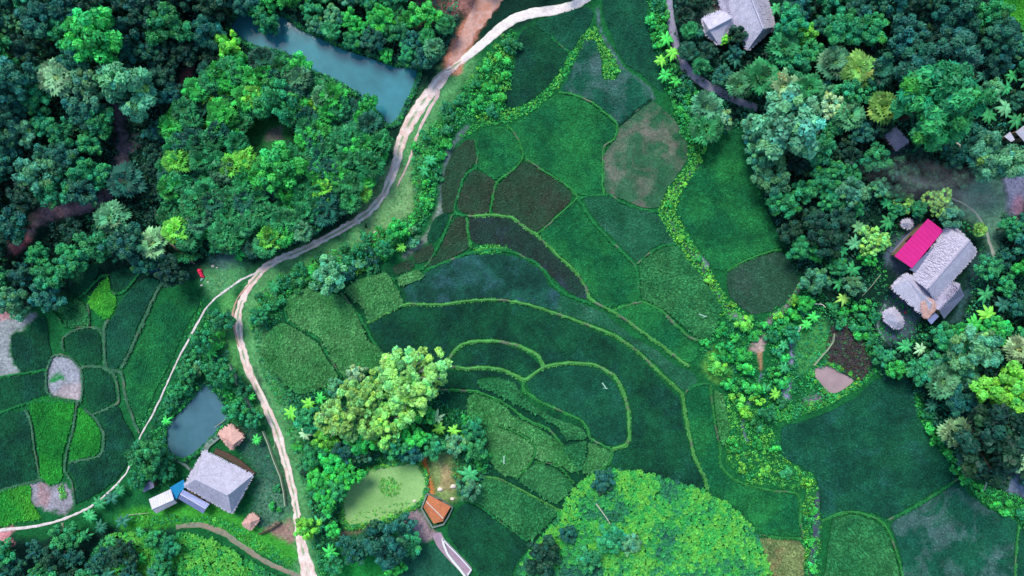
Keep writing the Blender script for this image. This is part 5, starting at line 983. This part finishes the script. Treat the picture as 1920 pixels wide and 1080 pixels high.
# top houses
h = House('thatched_house', 1405, 40, 'big hipped thatched house cut by the top edge', 'house')
h.roof([(1362,-25,3.4),(1430,-30,3.4),(1453,50,3.4),(1402,93,3.4),(1372,32,3.4),(1404,-14,7.0),(1431,54,7.0)], [(0,1,5),(1,2,6,5),(2,3,6),(3,4,5,6),(4,0,5)], M_THATCH['grey'], .35, 22, ridge=(5,6))
h.roof([(1340,-30,3.0),(1385,-28,4.4),(1392,2,4.4),(1370,24,3.2),(1357,20,3.0)], [(0,1,2,3,4)], M_THATCH['violet'], .3, 22)
h.walls([(1364,-22),(1428,-28),(1450,48),(1402,88),(1374,32)], 1.2, 3.5)
shed('thatched_house', 'smaller thatched house left of the big one at the top edge', 1345, 50, [(1317,35,3.0),(1347,21,3.0),(1361,22,3.0),(1375,33,3.2),(1377,52,3.0),(1347,83,3.0),(1323,62,3.0),(1330,56,5.0),(1371,34,5.0)], [(0,1,2,3,8,7),(3,4,8),(4,5,6,7,8),(6,0,7)], M_THATCH['grey'], [(1318,36),(1347,22),(1374,34),(1347,80),(1325,62)], 3.0, 26, 0, (7,8), .3, cat='house')
shed('thatched_hut', 'small grey-roofed shed alone among the dark trees at upper right', 1681, 260, [(1660,252,2.6),(1679,240,2.6),(1703,267,2.6),(1683,282,2.6),(1670,247,3.3),(1692,273,3.3)], [(0,4,5,3),(4,1,2,5)], M_THATCH['violet'], [(1660,252),(1679,240),(1703,267),(1683,282)], 2.5, 26, 0, None, .2)
shed('thatched_hut', 'small pale roof at the right edge, left one of the pair', 1893, 255, [(1883,256,2.6),(1894,247,2.8),(1903,262,2.8),(1896,266,2.6)], [(0,1,2,3)], M_TIN['white'], [(1883,256),(1894,248),(1902,262),(1896,265)], 2.4, 0, .5)
shed('thatched_hut', 'pale roof cut by the right edge', 1922, 248, [(1904,247,3.0),(1925,232,3.0),(1945,246,3.0),(1921,266,3.0),(1914,240,3.6),(1932,257,3.6)], [(0,4,5,3),(4,1,2,5)], M_TIN['white'], [(1904,247),(1925,232),(1945,246),(1921,266)], 2.8, 0, .5)
# orange-roofed building with walled surround and railed walkway
h = House('orange_roofed_building', 815, 955, 'small five-sided orange roof with a white ridge line below the brown clearing', 'building')
h.roof([(804,928,2.0),(845,950,2.0),(831,977,2.0),(813,982,2.0),(794,951,2.0),(799,940,3.0),(831,972,2.5)], [(0,1,6,5),(1,2,6),(2,3,4,5,6),(4,0,5)], M_TILE, .15, 0, 0, ridge=(5,6), ridge_m=M_STONE)
h.walls([(804,928),(845,950),(831,977),(813,982),(794,951)], 0, 1.9, .96, M_GREYW)
def wallstrip(name, pts, w_, h_, m, label, cat, root=None, base=0.):
    P = W(np.array(pts)[:, 0], np.array(pts)[:, 1], 0.); T = np.gradient(P[:, :2], axis=0); T /= np.linalg.norm(T, axis=1)[:, None]; Nn = np.stack([-T[:, 1], T[:, 0]], 1)*w_/2; V = []; 
    for p, n_ in zip(P, Nn): V += [[p[0]-n_[0], p[1]-n_[1], p[2]-.2], [p[0]-n_[0], p[1]-n_[1], p[2]+h_], [p[0]+n_[0], p[1]+n_[1], p[2]+h_], [p[0]+n_[0], p[1]+n_[1], p[2]-.2]]
    F = [];
    for i in range(len(P)-1):
        for k in range(4): F.append([i*4+k, (i+1)*4+k, (i+1)*4+(k+1) % 4, i*4+(k+1) % 4])
    F += [[0, 1, 2, 3], [len(V)-1, len(V)-2, len(V)-3, len(V)-4]]
    o = link(name, npmesh(name, V, [np.array(F)]), m)
    if label: tag(o, label, cat)
    return o
wallstrip('low_wall', [(801,924),(824,934),(849,950),(842,965),(832,981),(812,987),(803,972),(791,951),(797,935),(801,924)], .35, .9, M_GREYW, 'mossy low wall running round the orange roof', 'wall')
flat_poly('paved_walkway', [(811,1003),(826,998),(833,1010),(860,1038),(885,1066),(874,1081),(846,1055),(821,1026)], .10, M_PINKPAVE)
wallstrip('railing', [(830,1008),(833,1020),(840,1037),(850,1050),(862,1064),(874,1080)], .45, .9, M_WHITE, 'white railing along the left side of the walkway', 'railing')
wallstrip('railing', [(831,1009),(843,1022),(856,1035),(870,1050),(884,1066),(877,1076)], .25, .9, M_WHITE, 'thin white railing on the right side of the walkway', 'railing')
wallstrip('wooden_walkway', [(404,845),(425,853),(450,867),(477,890)], 1.3, .5, M_WOOD, 'narrow brown timber walkway along the top side of the thatched farmhouse', 'walkway')
wallstrip('wooden_jetty', [(382,848),(392,833),(410,818)], 1.2, .5, M_GREYW, 'grey plank walkway between pond, hut and farmhouse', 'walkway')
wallstrip('footbridge', [(117,996),(121,1004),(127,1016)], 1.1, .35, M_PINKPAVE, 'short pale footbridge below the footpath at lower left', 'bridge')
wallstrip('timber_fence', [(432,683),(440,697),(451,725),(463,745),(472,762),(484,788)], .5, 1.3, M_GREYW, 'weathered plank fence between the grey pond and the dirt road', 'fence')
wallstrip('bamboo_fence', [(495,807),(505,830),(515,860),(528,892),(534,920),(537,946)], .18, 1.2, M_POLE, 'thin bamboo fence along the lower dirt road', 'fence')
wallstrip('bamboo_fence', [(430,781),(420,790),(405,800)], .12, 1.0, M_POLE, 'short bamboo fence at the right corner of the grey pond', 'fence')
wallstrip('bamboo_fence', [(487,1000),(510,990),(528,978)], .15, 1.1, M_WOOD, 'dark fence at the bottom of the farmyard', 'fence')
wallstrip('bamboo_fence', [(1562,625),(1560,640),(1550,655),(1538,668),(1524,685)], .12, .9, M_POLE, 'thin curved fence above the pink mud pond', 'fence')
wallstrip('bamboo_fence', [(303,842),(325,858),(350,872),(358,880)], .5, .5, M_GREYW, 'mossy edge running from the grey pond to the farmhouse', 'kerb')
def pole(a, b, r, m, label, name='fallen_pole', ha=.3, hb=.6, mid=None):
    A = W(a[0], a[1], ha); B = W(b[0], b[1], hb); pts = [A, (A+B)/2+np.array([.2, .1, .1]) if mid is None else W(mid[0], mid[1], (ha+hb)/2), B]
    V, F = tube(pts, [r, r*.8, r*.5], 6); o = link(name, npmesh(name, V, [F], smooth=True), m); tag(o, label, 'pole')
pole((1118,945),(1155,1002),.16, M_POLE, 'long pale bamboo pole lying on the cassava hill', ha=2., hb=2.)
pole((1150,1025),(1158,1012),.12, M_POLE, 'short bent pale pole below the long one on the hill', ha=2, hb=2)
pole((1516,570),(1540,571),.13, M_WHITE, 'white pole lying above the small green meadow'); pole((1536,569),(1548,577),.12, M_STONE, 'short pale pole crossing the white one')
pole((1785,262),(1804,292),.16, M_STONE, 'curved pale trunk among the dark trees at upper right', 'bare_trunk', 1, 3, (1800,272)); pole((1651,515),(1617,555),.08, M_POLE, 'thin pole slanting across the grass left of the farmhouse', ha=1., hb=1.)
pole((240,966),(280,962),.10, M_POLE, 'thin pale pole under the tin roofs'); pole((1850,905),(1834,930),.22, M_GREYW, 'pale curved log on the grassy edge at lower right', mid=(1845,918))
pole((1500,610),(1497,622),.22, M_WHITE, 'short white pole beside the puddles'); pole((516,828),(512,843),.08, M_POLE, 'bent twig in the farmyard by the fence'); pole((110,110),(136,124),.08, M_BARK, 'bare branch above the lone pale palm', 'branch', 7, 7)
pole((480,795),(473,805),.1, M_WOOD, 'short slanting timber at the lower end of the plank fence')
def rag(px, py, ang, label, sc_=1.):
    P = W(px, py, .35); root = empty('scarecrow', P, ang); tag(root, label, 'scarecrow', 'white rag scarecrows in the fields')
    V, F = tube([(0, 0, -.4), (0, .05, .5), (.1, .2, 1.1)], [.05, .04, .03]); o = link('pole', npmesh('pole', V, [F]), M_POLE, root)
    g = []; 
    for i in range(7):
        t = i/6; w_ = .18*(1-.5*t)*sc_; z = .75-.1*math.sin(t*5); g += [[-w_, .75-1.7*t, z], [w_, .75-1.7*t, z+.06]]
    F = [[2*i, 2*i+1, 2*i+3, 2*i+2] for i in range(6)]; o1 = len(g)
    g += [[-.55, -.35, .8], [-.5, -.25, .85], [.35, -.95, .8], [.3, -1.05, .78]]; F.append([o1, o1+1, o1+2, o1+3])
    V = np.array(g); V2 = V-np.array([0, 0, .04]); n_ = len(V); FF = F+[[i+n_ for i in f[::-1]] for f in F]
    link('cloth', npmesh('cloth', np.vstack([V, V2]), [np.array(FF)]), CLOTH['white'], root)
rag(945, 860, 0, 'white rag on a stick in the leafy field on the terrace steps'); rag(1315, 591, 1.2, 'white rag on a stick in the coarse dark green field'); rag(1132, 722, .6, 'white rag on a stick in the dark rounded field')
# pink cloth heap, stones, small litter, post
def heap(px, py, pts, m, label, name, cat):
    root = W(px, py, 0); V = []; F = []
    import bmesh
    bm = bmesh.new()
    for dx, dy, r, hh in pts:
        bmesh.ops.create_icosphere(bm, subdivisions=2, radius=1, matrix=__import__('mathutils').Matrix.Translation((dx, dy, hh*.45)) @ __import__('mathutils').Matrix.Diagonal((r, r*.8, hh, 1)))
    for v in bm.verts: v.co += __import__('mathutils').Vector((random.uniform(-.07, .07), random.uniform(-.07, .07), random.uniform(-.07, .07)))
    me = bpy.data.meshes.new(name); bm.to_mesh(me); bm.free(); o = link(name, me, m); o.location = root; tag(o, label, cat); return o
heap(377, 514, [(-.15, .75, .55, .7), (.0, .25, .5, .6), (.25, -.3, .45, .6), (.45, -.6, .4, .5)], CLOTH['pink'], 'crumpled pink-red cloth heaped at the edge of the grass by the fork', 'cloth_heap', 'cloth')
heap(379, 524, [(0, 0, .3, .35), (-.15, -.25, .22, .3), (.35, .25, .2, .25)], CLOTH['white'], 'small pale bundle under the pink-red cloth heap', 'bundle', 'bundle')
for x, y, r, l in ((825,917,.62,'left round white stone in the brown clearing'),(849.5,911.5,.62,'right round white stone in the brown clearing'),(848,935,.45,'oblong pale stone right of the orange roof'),(777,939,.4,'pale stone at the edge of the round pale green pond'),
    (378,535,.28,'white stone just below the pink-red cloth heap'),(390,529,.2,'small white stone right of the pink-red cloth heap'),(399,499,.35,'white debris on the grey patch by the fork'),(407,502,.2,'tiny white debris on the grey patch by the fork'),(363,909,.4,'white bucket-like lump at the farmhouse corner'),
    (673,418,.4,'pale rock on the verge beside the road bend'),(703,436,.35,'grey rock in the grass right of the road bend'),(1801,893,.22,'white stone at the corner of the large teal field'),(1722,798,.2,'small white stone at the right rim of the large teal field')):
    heap(x, y, [(0, 0, r, r*.7), (r*.5, r*.2, r*.6, r*.5)], M_STONE, l, 'stone', 'stone')
for x, y, c, l in ((1697,586,'pink','red cloth scrap right of the small pale hut'),(1687,557,'pink','tiny red scrap under the farmhouse eave')): heap(x, y, [(0, 0, .25, .2), (.15, .1, .18, .15)], CLOTH[c], l, 'cloth_scrap', 'cloth')
V, F = tube([W(686.2, 426, 0), W(686.4, 424, .8), W(686.3, 420, 1.5)], [.22, .2, .16], 7); o = link('post', npmesh('post', V, [F]), M_DARK); tag(o, 'short dark post standing on the verge beside the road bend', 'post')

# rough dark mud clods and dead stalks round the muddy pool
X, Y = scatter(catmull(MARSH, 4, True), 2.6); V, F, C = leafcloud(W(X, Y, .05), .18+.3*rng.random(len(X)), 9, .2, .5); o = link('marsh_mud', npmesh('marsh_mud', V, [F], C*lin('#4c4648')), M_COVER); tag(o, 'rough dark brown marshy ground round the pink pool', 'marsh', None, 'stuff')
# drifting smoke above the clearing behind the right farmhouse
import bmesh
def smoke(px, py, h, r, dens, label):
    P = W(px, py, h); bm = bmesh.new(); bmesh.ops.create_icosphere(bm, subdivisions=3, radius=1); me = bpy.data.meshes.new('smoke'); bm.to_mesh(me); bm.free()
    m = bpy.data.materials.new('smoke'); m.use_nodes = True; n = m.node_tree.nodes; l = m.node_tree.links; n.remove(n['Principled BSDF'])
    v = n.new('ShaderNodeVolumePrincipled'); v.inputs['Color'].default_value = (.93, .96, 1, 1); l.new(v.outputs[0], n['Material Output'].inputs['Volume'])
    tc = n.new('ShaderNodeTexCoord'); ns = n.new('ShaderNodeTexNoise'); ns.inputs['Scale'].default_value = 2.6; ns.inputs['Detail'].default_value = 4; l.new(tc.outputs['Object'], ns.inputs['Vector'])
    ln = n.new('ShaderNodeVectorMath'); ln.operation = 'LENGTH'; l.new(tc.outputs['Object'], ln.inputs[0]); a = ramp(n, l, ln.outputs['Value'], 1.0, .1, 0, 1); b = ramp(n, l, ns.outputs[0], .42, .68, 0, 1)
    mm = n.new('ShaderNodeMath'); mm.operation = 'MULTIPLY'; l.new(a, mm.inputs[0]); l.new(b, mm.inputs[1]); m2 = n.new('ShaderNodeMath'); m2.operation = 'MULTIPLY'; l.new(mm.outputs[0], m2.inputs[0]); m2.inputs[1].default_value = dens; l.new(m2.outputs[0], v.inputs['Density'])
    o = link('smoke', me, m); o.location = P; o.scale = r; o.rotation_euler = (0, 0, -.25); tag(o, label, 'smoke', None, 'stuff')
smoke(1750, 350, 11, (17, 6.0, 3.0), .12, 'thin bluish smoke drifting over the trees above the pink roof')
smoke(1850, 350, 6, (9, 6, 3), .06, 'faint smoke over the clearing near the right edge')

X, Y = scatter(catmull(MARSH, 4, True), 9); V, F, C = leafcloud(W(X, Y, .2), .25+.3*rng.random(len(X)), 10, .2, .5); o = link('marsh_weeds', npmesh('marsh_weeds', V, [F], C*lin('#3f7a4a')), M_COVER); tag(o, 'scattered weeds in the brown marsh', 'weeds', None, 'stuff')
